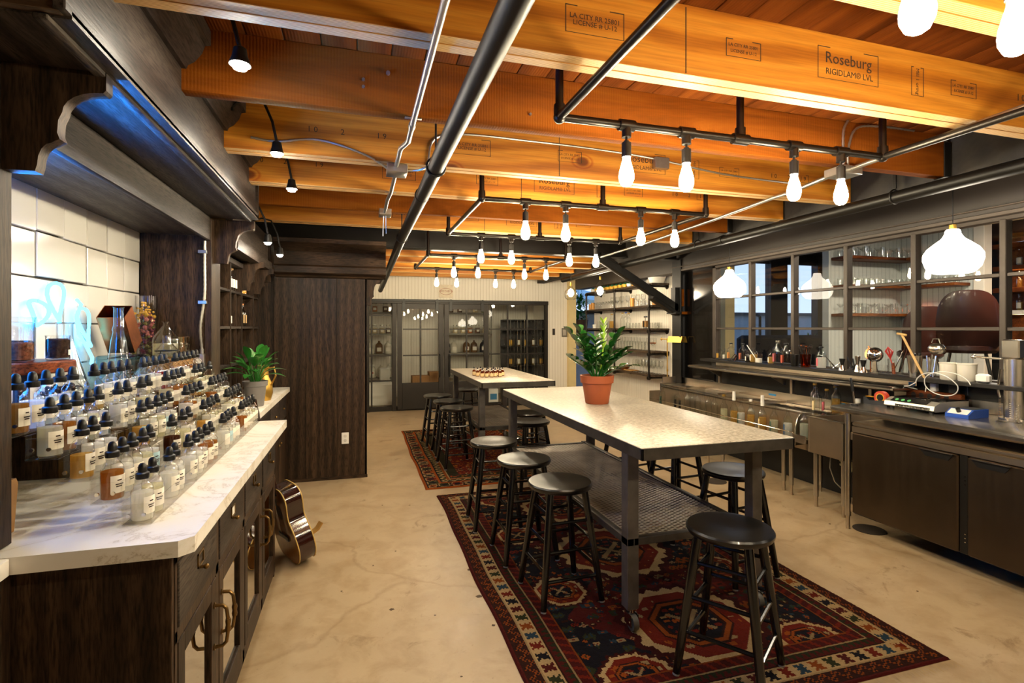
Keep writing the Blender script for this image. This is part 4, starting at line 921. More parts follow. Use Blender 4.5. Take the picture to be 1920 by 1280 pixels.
def rug_b(X, Y, w, l):
    C = np.empty(X.shape+(3,)); C[:] = np.array(hx('#6a1d0f'))
    e = np.minimum(np.minimum(X, w-X), np.minimum(Y, l-Y)); along = np.where(np.minimum(X, w-X) < np.minimum(Y, l-Y), Y, X)
    fld = e > .40; cols = np.array([ORA*1.1, np.array(hx('#c2761f')), BRN, NAVY, REDC, CRM*.7])
    for s, sd, pr in ((.065, 4, .9), (.04, 5, .6)):
        on, core, ci = cells(X, Y, s, sd, range(6), pr); m = fld & on; C[m] = cols[ci[m]]; m = fld & core; C[m] = cols[(ci+3) % 6][m]
    paint(C, e < .40, BRN)
    def band(a, b, col): paint(C, (e >= a) & (e < b), col)
    band(0, .03, ORA); band(.03, .04, NAVY); m = (e >= .04) & (e < .155); C[m] = BRN
    u = np.abs(((along/.13) % 1)-.5)*2; v = np.abs(e-.0975)/.0575; d = np.maximum(u*.9+v*.25, v*.8); idx = np.floor(along/.13).astype(int)
    m = (e >= .04) & (e < .155) & (d < .72); C[m] = (np.array([ORA*.8, DGR*1.1, REDC, CRM*.45])[idx % 4])[m]; paint(C, (e >= .04) & (e < .155) & (d < .4), NAVY); paint(C, (e >= .04) & (e < .155) & (np.abs(d-.78) < .06), CRM*.7)
    band(.155, .18, ORA); band(.18, .19, NAVY); m = (e >= .19) & (e < .25); C[m] = DGR*.9; paint(C, m & (np.abs((e-.19)/.06-zig(along, .09)) < .2), CRM*.8); band(.25, .27, ORA*.8); band(.27, .285, CRM*.7); band(.285, .40, np.array(hx('#2e2a18')))
    m = (e > .30) & (e < .39) & (np.minimum(Y, l-Y) < .4); on, core, ci = cells(X, Y, .04, 9, range(6), .8); m = m & on; C[m] = cols[ci[m]]
    return C*.65
r1 = obj('persian_rug', None, None) if False else None
me = rug_mesh('persian_rug', 1.965, 3.04, .0088, rug_a); smooth(me); me.materials.append(WOOL)
r1 = obj('persian_rug', me, None, None, (.69, 1.745, .001)); tag(r1, 'dark maroon and navy patterned rug under the nearer table', 'rug')
fg = MB(); rf_ = random.Random(9)
for yy, sgn in ((0, -1), (3.04, 1)):
    for i in range(360):
        x = .006+1.953*i/359; L = rf_.uniform(.03, .06)*(1.0 if sgn < 0 else .8); dx = rf_.uniform(-.012, .012)
        fg.add([(x-.0016, yy, .003), (x+.0016, yy, .003), (x+dx+.001, yy+sgn*L, .0012), (x+dx-.001, yy+sgn*L, .0012)], [(0, 1, 2, 3)])
tag(obj('fringe', fg, mat('wool_fringe', hx('#b39a70'), .95, var=.15, vs=30), r1), kind='stuff')
me = rug_mesh('persian_rug', 1.80, 2.94, .0125, rug_b); smooth(me); me.materials.append(WOOL)
r2 = obj('persian_rug', me, None, None, (.61, 4.985, .001)); tag(r2, 'orange-red patterned rug with a dark green inner border under the farther table', 'rug')
# --- tables
def ztop():
    k = N('mottled_zinc_top'); co = k.coord(); v = k.n('TexVoronoi'); v.inputs['Scale'].default_value = 55; k.l(co, v.inputs['Vector'])
    n = k.noise(co, 42, 5, .7); n2 = k.noise(co, 2.5, 4)
    c = k.ramp(n, [(.32, hx('#8f8778')), (.5, hx('#bdb5a5')), (.66, hx('#ddd6c8'))]); c = k.mix(.35, c, k.ramp(n2, [(.3, hx('#9b8f7c')), (.7, hx('#e6dfd0'))]), 'MULTIPLY')
    k.set(col=c, rough=k.ramp(n, [(.3, (.28,)*3), (.7, (.5,)*3)]), metal=.25, spec=.5); k.bump(n, .35, .003); return k.m
ZINC = ztop(); FRAME = mat('dark_steel_frame', hx('#5f5952'), .42, .45, var=.3, vs=9); FRAMEX = mat('dark_steel_edge', hx('#47423b'), .45, .45, var=.3, vs=12)
def table(x0, x1, y0, y1, z, lab, feet=True):
    t = thing('work_table', lab, 'table', ((x0+x1)/2, (y0+y1)/2, 0)); B = rel(t)
    B('tabletop', MB().box(x0+.004, x1-.004, y0+.004, y1-.004, z-.022, z, .003), ZINC)
    B('edge_frame', MB().box(x0, x1, y0, y0+.012, z-.062, z-.003, .002).box(x0, x1, y1-.012, y1, z-.062, z-.003, .002).box(x0, x0+.012, y0, y1, z-.062, z-.003, .002).box(x1-.012, x1, y0, y1, z-.062, z-.003, .002), FRAMEX)
    a = .065
    for sx in (0, 1):
        for sy in (0, 1):
            lx = x0+.012 if sx == 0 else x1-.012-a-.05; ly = y0+.16 if sy == 0 else y1-.16-a
            lg = B('leg', MB().box(lx, lx+a, ly, ly+a, .115, z-.03, .003), FRAME)
            if feet:
                cx, cy_ = lx+a/2, ly+a/2
                cs = B('caster', MB().cyl((cx, cy_, .098), (cx, cy_, .115), .03, n=16).box(cx-.022, cx-.018, cy_-.05, cy_+.02, .035, .098, .001).box(cx+.018, cx+.022, cy_-.05, cy_+.02, .035, .098, .001).cyl((cx-.024, cy_-.03, .053), (cx+.024, cy_-.03, .053), .006, n=8), CHROME, lg)
                B('wheel', MB().cyl((cx-.015, cy_-.03, .053), (cx+.015, cy_-.03, .053), .039, n=22), mat('grey_rubber_wheel', hx('#4a463f'), .5), cs)
    zs = .47
    B('shelf_frame', MB().box(x0+.05, x1-.12, y0+.16, y0+.20, zs-.03, zs+.008, .002).box(x0+.05, x1-.12, y1-.24, y1-.20, zs-.03, zs+.008, .002).box(x0+.012, x0+.05, y0+.16, y1-.16, zs-.03, zs+.008, .002).box(x1-.175, x1-.135, y0+.16, y1-.16, zs-.03, zs+.008, .002), FRAMEX)
    # expanded-metal shelf: diagonal strands crossing, real wire geometry
    m = MB(); ax, bx, ay, by = x0+.045, x1-.155, y0+.18, y1-.22; p = .0285
    def strands(sl):
        k = -int((bx-ax)/p*abs(sl))-2
        while True:
            c = ay+k*p
            # line y = c + sl*(x-ax) clipped
            pts = []
            xa, xb = ax, bx; ya, yb = c, c+sl*(bx-ax)
            lo, hi = min(ya, yb), max(ya, yb)
            if lo > by: break
            k += 1
            if hi < ay: continue
            def clip(yv): return ax+(yv-c)/sl
            cand = sorted([xa, xb]+[clip(v) for v in (ay, by) if lo < v < hi])
            cand = [x for x in cand if ay-1e-6 <= c+sl*(x-ax) <= by+1e-6]
            if len(cand) < 2: continue
            P0 = (cand[0], c+sl*(cand[0]-ax)); P1 = (cand[-1], c+sl*(cand[-1]-ax))
            if abs(P1[0]-P0[0]) < .01: continue
            w_ = .0035
            m.add([(P0[0], P0[1]-w_, zs), (P1[0], P1[1]-w_, zs), (P1[0], P1[1]+w_, zs+.002), (P0[0], P0[1]+w_, zs+.002), (P0[0], P0[1]-w_, zs-.002), (P1[0], P1[1]-w_, zs-.002)], [(0, 1, 2, 3), (4, 5, 1, 0)])
    strands(.5); strands(-.5)
    sm = B('mesh_shelf', m, mat('expanded_steel_mesh', hx('#9a8f80'), .4, .4, var=.2)); sm['kind'] = 'stuff'
    return t
table(1.295, 2.20, 2.20, 4.70, .975, 'nearer steel work table with a mottled grey top, holding the terracotta plant')
table(1.235, 2.06, 5.30, 7.25, .975, 'farther steel work table with a mottled grey top, holding small amber bottles')
# --- stools
SEAT = mat('black_seat', hx('#0b0a09'), .28, var=.25, coat=.15)
def make_stool():
    t = thing('bar_stool', 'x', 'stool', (0, 0, 0), 0, 'black backless bar stools')
    obj('seat', MB().lathe([(.0, .612), (.165, .612), (.180, .618), (.1865, .630), (.1865, .640), (.180, .648), (.15, .649), (.08, .644), (.0, .642)], n=40, cap0=False), SEAT, t)
    zt, zb = .612, .004; tp, bt = .115, .19
    def leg_at(k, z):
        a = PI/4+k*PI/2; r = bt*1.02+(tp*1.0-bt*1.02)*(z-zb)/(zt-zb); r *= 1.30
        return Vector((r*math.cos(a), r*math.sin(a), z))
    for k in range(4):
        lg = obj('leg', MB().tube([leg_at(k, zb+.006), leg_at(k, .12), leg_at(k, .45), leg_at(k, zt)], [.0165, .019, .021, .019], 12), BLACKW, t)
        obj('glide', MB().cyl(leg_at(k, zb-.003), leg_at(k, zb+.007), .015, n=12), mat('nylon_glide', hx('#8d8880'), .4), lg)
    for k in range(4):
        off = .045 if k % 2 else 0
        for z in (.15, .30, .45):
            obj('rung', MB().cyl(leg_at(k, z+off), leg_at((k+1) % 4, z+off), .0095, n=8), BLACKW, t)
    return t
st0 = make_stool()
STOOLS = [(1.60, 1.965, .62, 'frontmost black bar stool at the near end of the nearer table'),
 (1.125, 2.825, .05, 'nearest black bar stool on the aisle side of the nearer table'),
 (1.085, 3.39, .0, 'second black bar stool on the aisle side of the nearer table'),
 (1.025, 3.985, -.05, 'third black bar stool on the aisle side of the nearer table, beside its far leg'),
 (2.265, 2.75, .15, 'nearest black bar stool on the bar side, behind the right table leg'),
 (2.29, 3.40, .1, 'second black bar stool on the bar side, its legs seen beyond the mesh shelf'),
 (2.37, 4.30, .2, 'third black bar stool on the bar side, far legs below the table'),
 (1.585, 4.74, .1, 'black bar stool tucked under the far end of the nearer table'),
 (1.735, 5.22, .3, 'black bar stool between the two tables, partly hidden behind the nearer one'),
 (1.06, 5.78, .1, 'nearest black bar stool on the aisle side of the farther table'),
 (1.06, 6.35, .0, 'second black bar stool on the aisle side of the farther table'),
 (1.01, 6.90, .05, 'farthest black bar stool on the aisle side of the farther table'),
 (1.53, 7.45, .2, 'black bar stool standing behind the far end of the farther table')]
for i, (x, y, rz, lab) in enumerate(STOOLS):
    zz = .0115 if (.69 < x < 2.66 and 1.75 < y < 4.78) or (.61 < x < 2.41 and 4.99 < y < 7.92) else .002
    if i == 0: st0.location = (x, y, zz); st0.rotation_euler = (0, 0, rz); st0['label'] = lab
    else: dup(st0, (x, y, zz), rz, lab)
# --- terracotta plant on the nearer table
TERRA = mat('terracotta', hx('#a8552c'), .65, var=.08, vs=5)
zp = thing('potted_plant', 'glossy dark green plant in a terracotta pot on the nearer table', 'plant', (1.745, 3.62, .9755))
obj('pot', MB().lathe([(.0, 0), (.084, 0), (.088, .004), (.112, .155), (.124, .157), (.129, .212), (.118, .213), (.112, .18), (.0, .178)], n=36, cap0=False, cap1=False), TERRA, zp); obj('soil', MB().lathe([(.0, .178), (.111, .18), (.0, .19)], n=24), SOIL, zp)
rz_ = random.Random(4)
STEMS = [(-.4, .33, .22), (.3, .27, .30), (1.2, .25, .30), (2.0, .28, .26), (2.7, .30, .34), (3.2, .34, .16), (3.6, .28, .3), (4.2, .26, .28), (4.8, .28, .2), (5.5, .30, .18), (5.9, .24, .34), (2.3, .2, .36), (.9, .36, .12), (6.1, .36, .10)]
for k, (a, sp_, hgt) in enumerate(STEMS):
    d = Vector((math.cos(a), math.sin(a), 0)); p0 = Vector((.03*math.cos(a), .03*math.sin(a), .18))
    pts = [p0+d*(sp_*.55*t**1.4)+Vector((0, 0, hgt*(t**.85))) for t in np.linspace(0, 1, 7)]
    sm_ = obj('stem', MB().tube(pts, [.008, .0075, .007, .006, .005, .004, .003], 6), LEAFB, zp)
    yg = k == 7
    for j in range(2, 7):
        for s_ in (-1, 1):
            if rz_.random() < .12: continue
            t = pts[j]; tang = (pts[j]-pts[j-1]).normalized(); sd = tang.cross(Vector((0, 0, 1))); sd = sd.normalized() if sd.length > .01 else Vector((1, 0, 0))
            dv = tang*.75+sd*(s_*.75)+Vector((0, 0, rz_.uniform(-.05, .3)))
            obj('leaf', MB().leaf(t, dv, rz_.uniform(.095, .13), .029, .15, n=6, fold=.3), LEAFYL if (k == 5 and j == 4 and s_ > 0) else LEAFB, sm_)
# fresh pale upright shoot
pts = [Vector((.02, -.01, .18)), Vector((.035, -.02, .35)), Vector((.045, -.025, .50)), Vector((.05, -.02, .60))]
sh_ = obj('stem', MB().tube(pts, [.006, .006, .005, .003], 6), LEAFY, zp)
for j, z in enumerate(np.linspace(.42, .60, 7)):
    for s_ in (-1, 1): obj('leaf', MB().leaf((.043, -.023, z), (s_*.5, .15*s_*(-1)**j, .9), .07, .013, .05, n=5, fold=.3), LEAFY, sh_)
# --- amber dropper bottles on the farther table
AMB = glassm('amber_glass', (.52, .22, .05), .6, .03, 1.2); am = MB().lathe([(.0, .001), (.021, 0), (.0225, .003), (.0225, .052), (.018, .062), (.0095, .068), (.009, .078)], n=14, cap0=False, cap1=False).mesh('bottle_body'); fixn(am); smooth(am, 50); am.materials.append(AMB)
ac = MB().lathe([(.0, .074), (.0105, .074), (.0105, .088), (.007, .09), (.0065, .10), (.0, .108)], n=12, cap0=False).mesh('dropper_cap'); fixn(ac); smooth(ac, 30); ac.materials.append(BLKRUB)
cw = MB().lathe([(.0108, .073), (.0112, .075), (.0112, .080), (.0105, .082)], n=12, cap0=False, cap1=False).mesh('collar'); fixn(cw); cw.materials.append(WHITE)
al = seg(.0228, -2.7, -.6, .008, .046).mesh('paper_label'); fixn(al); smooth(al); al.materials.append(mat('tan_bottle_label', hx('#e5c890'), .7, var=.05))
k = 0
for row, (yy, xs) in enumerate(((5.86, [1.37, 1.425, 1.48, 1.535, 1.585]), (5.99, [1.35, 1.41, 1.47, 1.53, 1.59, 1.65]), (6.13, [1.34, 1.42, 1.50, 1.58, 1.66]))):
    for i, x in enumerate(xs):
        b = thing('amber_bottle', '%s from the left in the %s row of amber bottles on the farther table' % (ORDL[i], ['front', 'middle', 'back'][row]), 'bottle', (x+random.uniform(-.006, .006), yy+random.uniform(-.02, .02), .9755), random.uniform(-.3, .3), 'amber bottles on the farther table')
        obj('bottle_body', am, None, b); obj('dropper_cap', ac, None, b); obj('collar', cw, None, b); obj('paper_label', al, None, b)
# ================================================================ RIGHT SIDE: bar back
# --- stainless worktop table and undercounter fridge
wt = thing('stainless_worktop', 'long stainless steel worktop on tube legs over the fridge doors', 'counter', (3.93, 1.5, 0)); B = rel(wt)
B('top', MB().box(3.575, 4.27, -.8, 3.24, .895, .94, .013), STAIN); B('backsplash', MB().box(4.262, 4.28, -.8, 3.24, .94, 1.03, .002), STAIN)
for x, y in ((3.63, 3.12), (4.2, 3.12), (3.63, -.6), (4.2, -.6)):
    lg = B('leg', MB().cyl((x, y, .10), (x, y, .896), .0205, n=16), STAINL); B('foot', MB().cyl((x, y, 0), (x, y, .10), .015, .013, n=12), STAIND, lg)
fr_ = thing('undercounter_fridge', 'stainless undercounter fridge with two visible doors and black recessed handles', 'fridge', (3.95, 1.9, 0)); B = rel(fr_)
FRDG = brushed('worn_fridge_steel', hx('#54483b'), .4, (1, 1, .03))
B('body', MB().box(3.655, 4.25, -.2, 3.085, .13, .80, .002), BLACKM); B('top_panel', MB().box(3.63, 4.25, -.2, 3.09, .795, .83, .010).box(3.632, 3.655, -.2, 3.09, .752, .795, .002), STAIND)
for i, (ya, yb) in enumerate(((2.345, 3.08), (1.56, 2.295), (.76, 1.52), (-.1, .72))):
    d = B('door', MB().box(3.62, 3.655, ya, yb, .135, .748, .008), FRDG)
    hy = ya+.02 if i % 2 == 0 else yb-.235
    B('handle_recess', MB().prism([(hy, .745), (hy+.215, .745), (hy+.175, .700), (hy+.035, .700)], 'x', 3.616, 3.6205), BLKPL, d); B('handle_lip', MB().box(3.604, 3.62, hy+.005, hy+.21, .738, .744, .001), BLKPL, d)
    hg = yb if i % 2 == 0 else ya
    B('hinge', MB().box(3.622, 3.65, hg-.008, hg+.012, .14, .20, .002).box(3.622, 3.65, hg-.008, hg+.012, .69, .75, .002), STAIND, d)
B('mullion_strip', MB().box(3.632, 3.65, 2.297, 2.343, .135, .75, .002), BLACKM)
rv = MB()
for z in (.62, .595, .57, .26, .235, .21): rv.cyl((3.632, 2.31, z), (3.629, 2.31, z), .004, n=8)
B('rivets', rv, CHROME)
for y in (.0,): B('caster', MB().cyl((3.70, y-.02, .06), (3.70, y+.02, .06), .06, n=18).box(3.68, 3.72, y-.03, y+.03, .06, .13), BLKRUB)
# --- underbar: dump sink, bottle rail, ice bin and drainboards
PVC = mat('cream_pvc', hx('#d8cfa8'), .4)
sk = thing('dump_sink', 'square stainless dump sink on legs with a cream waste trap', 'sink', (3.95, 3.45, 0)); B = rel(sk)
B('basin', MB().box(3.76, 4.22, 3.275, 3.29, .47, .775, .003).box(3.76, 4.22, 3.605, 3.62, .47, .775, .003).box(3.76, 3.775, 3.29, 3.605, .47, .775, .003).box(4.2, 4.22, 3.29, 3.605, .47, .87, .003).box(3.775, 4.2, 3.29, 3.605, .47, .485), STAIND)
B('rim', MB().box(3.75, 3.785, 3.265, 3.63, .772, .782, .002).box(3.785, 4.2, 3.265, 3.295, .772, .782, .002), STAIN)
for x, y in ((3.81, 3.58), (3.81, 3.31), (4.17, 3.58), (4.17, 3.31)):
    lg = B('leg', MB().cyl((x, y, .09), (x, y, .47), .0205, n=14), STAINL); B('foot', MB().cyl((x, y, 0), (x, y, .09), .015, n=10), STAIND, lg)
B('waste_trap', MB().tube([(3.93, 3.42, .47), (3.93, 3.42, .40), (3.93, 3.40, .365), (3.93, 3.36, .36), (3.93, 3.335, .38), (3.93, 3.33, .42), (4.0, 3.33, .43), (4.2, 3.33, .43)], .021, 10).cyl((3.93, 3.42, .42), (3.93, 3.42, .455), .03).cyl((3.93, 3.42, .385), (3.93, 3.42, .40), .028), PVC)
B('hose', MB().tube([(3.86, 3.48, .47), (3.84, 3.47, .36), (3.86, 3.44, .25), (3.90, 3.40, .19)], .006, 6), GALV); B('valve', MB().cyl((3.90, 3.40, .20), (3.92, 3.38, .165), .012), BRASS)
ub = thing('underbar_station', 'long stainless underbar with bottle rail, ice bins and backsplash', 'bar station', (4.0, 5, 0)); B = rel(ub)
B('drainboard', MB().box(3.955, 4.26, 3.66, 6.24, .74, .775, .012).box(3.955, 4.26, 6.22, 6.245, .46, .79, .002), STAIN); B('rail_back', MB().box(3.957, 3.975, 3.66, 6.24, .42, .739, .002), STAIND)
for y in (4.35, 5.05, 5.65): B('bin_divider', MB().box(3.955, 4.26, y, y+.012, .775, .80, .002), STAIND)
B('bin_lid', MB().box(3.96, 4.24, 4.37, 5.02, .777, .790, .003), STAIND); B('bin_lid', MB().box(3.96, 4.24, 5.68, 6.18, .777, .790, .003), STAIND)
B('backsplash', MB().box(4.25, 4.275, 3.60, 6.26, .775, .875, .003), STAIN); B('end_splash', MB().box(4.0, 4.25, 6.246, 6.26, .76, .875, .004), STAIND)
B('rail_front', MB().box(3.775, 3.782, 3.78, 6.22, .49, .54, .002), STAIN); B('rail_floor', MB().box(3.782, 3.955, 3.78, 6.22, .488, .494), STAIND); B('rail_end', MB().box(3.775, 3.955, 6.215, 6.225, .49, .70, .002), STAIND)
B('rail_wire', MB().cyl((3.775, 3.79, .60), (3.775, 6.21, .60), .004, n=8), CHROME)
B('rail_end', MB().prism([(3.775, .49), (3.955, .49), (3.955, .775), (3.87, .775), (3.83, .765), (3.80, .73), (3.775, .65)], 'y', 3.768, 3.778), STAIN)
B('lower_rail', MB().box(3.74, 3.85, 3.63, 3.765, .53, .57, .003).box(3.74, 3.75, 3.63, 3.765, .57, .60), STAIN)
for x, y in ((3.86, 3.90), (3.90, 4.03), (3.86, 4.85), (3.86, 5.1), (3.86, 5.9), (4.2, 3.9), (4.2, 4.85), (4.2, 5.9)):
    lg = B('leg', MB().cyl((x, y, .09), (x, y, .49), .0205, n=14), STAINL); B('foot', MB().cyl((x, y, 0), (x, y, .09), .015, n=10), STAIND, lg)
B('waste_trap', MB().tube([(4.08, 4.55, .70), (4.08, 4.55, .40), (4.08, 4.52, .37), (4.08, 4.46, .37), (4.08, 4.43, .40), (4.2, 4.43, .43)], .021, 10), PVC)
BLUEL = mat('blue_sticker', hx('#2f7fb0'), .5, var=.02)
B('sticker', MB().box(4.248, 4.25, 4.50, 4.60, .822, .842), BLUEL); B('sticker', MB().box(4.248, 4.25, 3.68, 3.75, .835, .858), BLUEL)
os_ = thing('overshelf', 'long stainless overshelf on posts below the black window sill', 'shelf', (4.1, 4.3, 0)); B = rel(os_)
B('shelf', MB().box(3.975, 4.24, 3.04, 5.66, 1.05, 1.085, .011), STAIN); B('back_lip', MB().box(4.235, 4.245, 3.04, 5.45, 1.085, 1.125, .002), STAIN)
for y in (3.4, 4.25, 5.35): B('post', MB().box(4.215, 4.248, y, y+.03, .875, 1.055, .002), STAIND); 
for y in (4.3, 5.3): B('bracket', MB().prism([(4.22, 1.055), (4.02, 1.055), (4.22, .95)], 'y', y+.04, y+.044), STAIND)
B('sticker', MB().box(4.233, 4.2345, 3.05, 3.10, 1.09, 1.115), BLUEL)
for (x, y) in ((3.45, 4.45), (3.76, 3.05)): tag(obj('floor_drain', MB().cyl((x, y, .0), (x, y, .004), .11, n=28), mat('dark_drain_cover', hx('#3a322a'), .6, .3)), 'dark round floor drain cover %s' % ('under the rail legs' if y > 4 else 'beside the fridge leg'), 'drain')
# --- generic bottles and glasses (built once, copied)
def liq_bottle(loc, lab, h=.32, r=.038, glass=BOTG, liq=None, lq_h=.5, cap=None, label=None, ph=None, grp='bottles in the speed rail', shoulder=.58, rz=2.2):
    b = thing('liquor_bottle', lab, 'bottle', loc, rz, grp)
    obj('glass', MB().lathe([(.0, .003), (r*.93, 0), (r, .005), (r, h*shoulder), (r*.9, h*(shoulder+.06)), (r*.5, h*(shoulder+.14)), (r*.36, h*(shoulder+.2)), (r*.36, h*.955), (r*.42, h*.96), (r*.42, h*.985), (r*.3, h*.987)], n=18, cap0=False, cap1=False), glass, b)
    if liq: obj('liquid', MB().lathe([(.0, .005), (r*.94, .007), (r*.94, h*lq_h), (.0, h*lq_h+.001)], n=16, cap0=False), liq, b)
    if cap: obj('cap', MB().lathe([(r*.45, h*(.93 if not ph else .86)), (r*.47, h*.94), (r*.43, h*1.0+(ph or 0)), (.0, h*1.0+(ph or 0))], n=14, cap0=True), cap, b)
    if label: 
        s_ = seg(r*1.012, -.95, .95, h*.12, h*.46); obj('label', s_, label, b)
    return b
GOLDC = mat('gold_cap', hx('#a8843a'), .35, .6); WHC = mat('white_cap', hx('#ece8de'), .4, var=.02); BLC = mat('blue_cap', hx('#1c3f9c'), .4); REDC_ = mat('red_cap', hx('#b32e2a'), .4)
LGRN = mat('dark_green_label', hx('#3d5648'), .7); LBLU = mat('navy_label', hx('#24466b'), .7); LCOL = mat('cream_red_label', hx('#e6cf9a'), .7); LPNK = mat('pink_label', hx('#d86a74'), .7); LORG = mat('orange_label', hx('#dd8f45'), .7); LSAL = mat('salmon_label', hx('#c96f52'), .7); LROS = mat('dusty_rose_label', hx('#a8555a'), .7); LREDL = mat('brick_red_label', hx('#b8553f'), .7); LYEL = mat('mustard_label', hx('#dca63c'), .7); LBLK = mat('black_label', hx('#1c1a18'), .7)
zr = .4945; xr = 3.868
ys_ = [6.05, 5.72, 5.62, 5.50, 5.40, 5.30, 5.20, 5.10, 5.0]
for i, y in enumerate(ys_):
    liq_bottle((xr, y, zr), '%s bare clear bottle in the far half of the speed rail%s' % (['leftmost', 'second', 'third', 'fourth', 'fifth', 'sixth', 'seventh', 'eighth', 'ninth'][i], ', dark low label' if i in (0, 1, 2) else ''), label=LBLK if i in (1, 2) else (LGRN if i == 0 else None), h=.31)
SP = [(4.84, 'clear bottle with a gold cap and pale liquid in the speed rail', dict(cap=GOLDC, liq=LIQ['pale straw'])), (4.68, 'bottle of yellow liquid with a tall white pourer cap, left of the two', dict(cap=WHC, liq=LIQ['golden'], ph=.05)), (4.57, 'clear bottle with a dark green framed label, left of the two', dict(label=LGRN, liq=LIQ['clear'])), (4.43, 'bottle of dark yellow liqueur with a flat white cap', dict(cap=WHC, liq=LIQ['golden'])), (4.27, 'bottle with a tall white cap and a bright cream and red label', dict(cap=WHC, liq=LIQ['golden'], label=LCOL, ph=.06)), (4.12, 'clear bottle with a green-grey label, right of the two', dict(label=LGRN, liq=LIQ['pale straw'])), (3.95, 'clear bottle with a navy and white label at the right end of the speed rail', dict(label=LBLU, liq=LIQ['clear']))]
for y, lab, kw in SP:
    b = liq_bottle((xr, y, zr), lab, **kw)
    if 'cream and red' in lab:
        obj('print', seg(.0377, -.6, .6, .075, .095), REDC_, b); obj('print', seg(.0377, -.5, .5, .045, .06), mat('green_print', hx('#3e6b2a'), .7), b)
    if 'navy' in lab: obj('print', seg(.0377, -.9, .1, .05, .12), WHITE, b)
liq_bottle((3.805, 3.70, .571), 'clear bottle of cloudy liquid at the front of the small lower rail', h=.25, liq=liquid('cloudy', (.80, .82, .72)), label=None)
XG = [(4.03, 3.80, 'tall clear bottle with a gold cap standing behind the rail end', dict(cap=GOLDC, h=.265)), (4.06, 3.70, 'small bottle with a gold cap and pink neck label near the sink', dict(cap=GOLDC, h=.22, label=LPNK)), (4.13, 3.665, 'clear bottle with a blue stopper beside the sink', dict(cap=BLC, h=.27)), (3.985, 3.735, 'clear bottle with a red and white label by the sink', dict(h=.24, label=LCOL)), (4.205, 3.74, 'bottle of yellow juice against the backsplash by the sink', dict(h=.24, liq=LIQ['golden'], cap=GOLDC))]
for x, y, lab, kw in XG: liq_bottle((x, y, .7755), lab, grp='bottles by the sink', **kw)
# --- objects on the black sill
zs_ = 1.1655; GS = 'bottles on the window sill'
def sb(u_y, lab, h, r, label=None, liq=None, cap=None, x=4.19, glass=BOTG): return liq_bottle((x, u_y, zs_), lab, h=h*1.25, r=r, glass=glass, label=label, liq=liq, cap=cap, grp=GS, shoulder=.62)
sb(5.32, 'small bottle with a mustard and white label at the far end of the sill', .13, .034, LYEL); sb(5.21, 'small bottle with a white label, second from the far end of the sill', .11, .034, LBW)
sb(5.12, 'bottle with an orange label on the sill', .165, .04, LORG, cap=BLKPL); sb(4.925, 'bottle with a salmon label on the sill', .165, .042, LSAL, cap=BLKPL); sb(4.835, 'dark squat bottle with a pale band on the sill', .11, .035, LBW, glass=mat('dark_bottle', hx('#140d08'), .15))
sb(4.755, 'amber bottle with a white label beside the jar with the straw', .14, .04, LBW, LIQ['golden']); sb(4.505, 'small olive oil bottle beside the rose-labelled bottle', .12, .03, LBW, LIQ['golden'])
sb(4.41, 'large bottle with a dusty rose label on the sill', .20, .05, LROS, cap=CHROME); sb(4.30, 'large bottle with a brick red label on the sill', .18, .05, LREDL, cap=BLKPL); sb(3.88, 'clear water bottle with a pink label on the sill', .165, .042, LPNK, liq=LIQ['clear'], cap=BLKPL)
def cupglass(name, loc, lab, r0, r1, h, m=GLASS, cat='glass', grp=None, th=.0025):
    g = thing(name, lab, cat, loc, 0, grp); obj('body', MB().lathe([(.0, .001), (r0*.95, 0), (r0, .004), (r1, h), (r1-th, h), (r0-th, .008), (.0, .007)], n=22, cap0=False, cap1=False), m, g); return g
def sticks(par, lst, m, r=.0035):
    for a, b in lst: obj('handle', MB().cyl(a, b, r, n=8), m, par)
g = cupglass('jar', (4.18, 4.672, zs_), 'open glass jar of white powder with a straw on the sill', .038, .038, .10, cat='jar'); obj('contents', MB().cyl((0, 0, .006), (0, 0, .05), .034, n=18), WHITE, g)
t_ = tag(obj('straw', MB().cyl((4.17, 4.675, zs_+.02), (4.13, 4.79, zs_+.19), .004, n=8), PLASTW), 'white straw leaning out of the powder jar on the sill', 'straw')
cupglass('tumbler', (4.2, 4.585, zs_), 'clear tumbler with a bluish tint beside the powder jar on the sill', .037, .04, .085, glassm('bluish_glass', (.78, .84, .93), .6))
tg = thing('tongs', 'tangle of dark tongs and bar tools lying at the far end of the sill', 'bar tools', (4.18, 5.02, zs_), 0)
for i in range(5): obj('tool', MB().tube([(-.05, -.05+.025*i, .005), (0, -.02+.01*i, .05+.008*i), (.04, .02+.015*i, .006)], .004, 6), CHROME if i % 2 else BLKPL, tg)
cupglass('cup', (4.2, 4.20, zs_), 'plain black metal cup on the sill', .035, .04, .115, BLACKM, 'cup')
AMBG = glassm('orange_glass', (.90, .42, .08), .55, .04, 1.1)
cg = cupglass('tumbler', (4.19, 4.06, zs_), 'amber-orange ribbed glass full of dark bar spoons on the sill', .043, .05, .125, AMBG)
rb = random.Random(2)
for i in range(14):
    a = rb.uniform(0, 6.28); tip = (.05*math.cos(a), .05*math.sin(a), rb.uniform(.17, .21)); c = rb.choice([BLKPL, WALN, COPPER]); q = obj('spoon', MB().cyl((.02*math.cos(a+2), .02*math.sin(a+2), .01), tip, .004, n=6).sph(tip, .014, 8, (1, 1, .8)), c, cg)
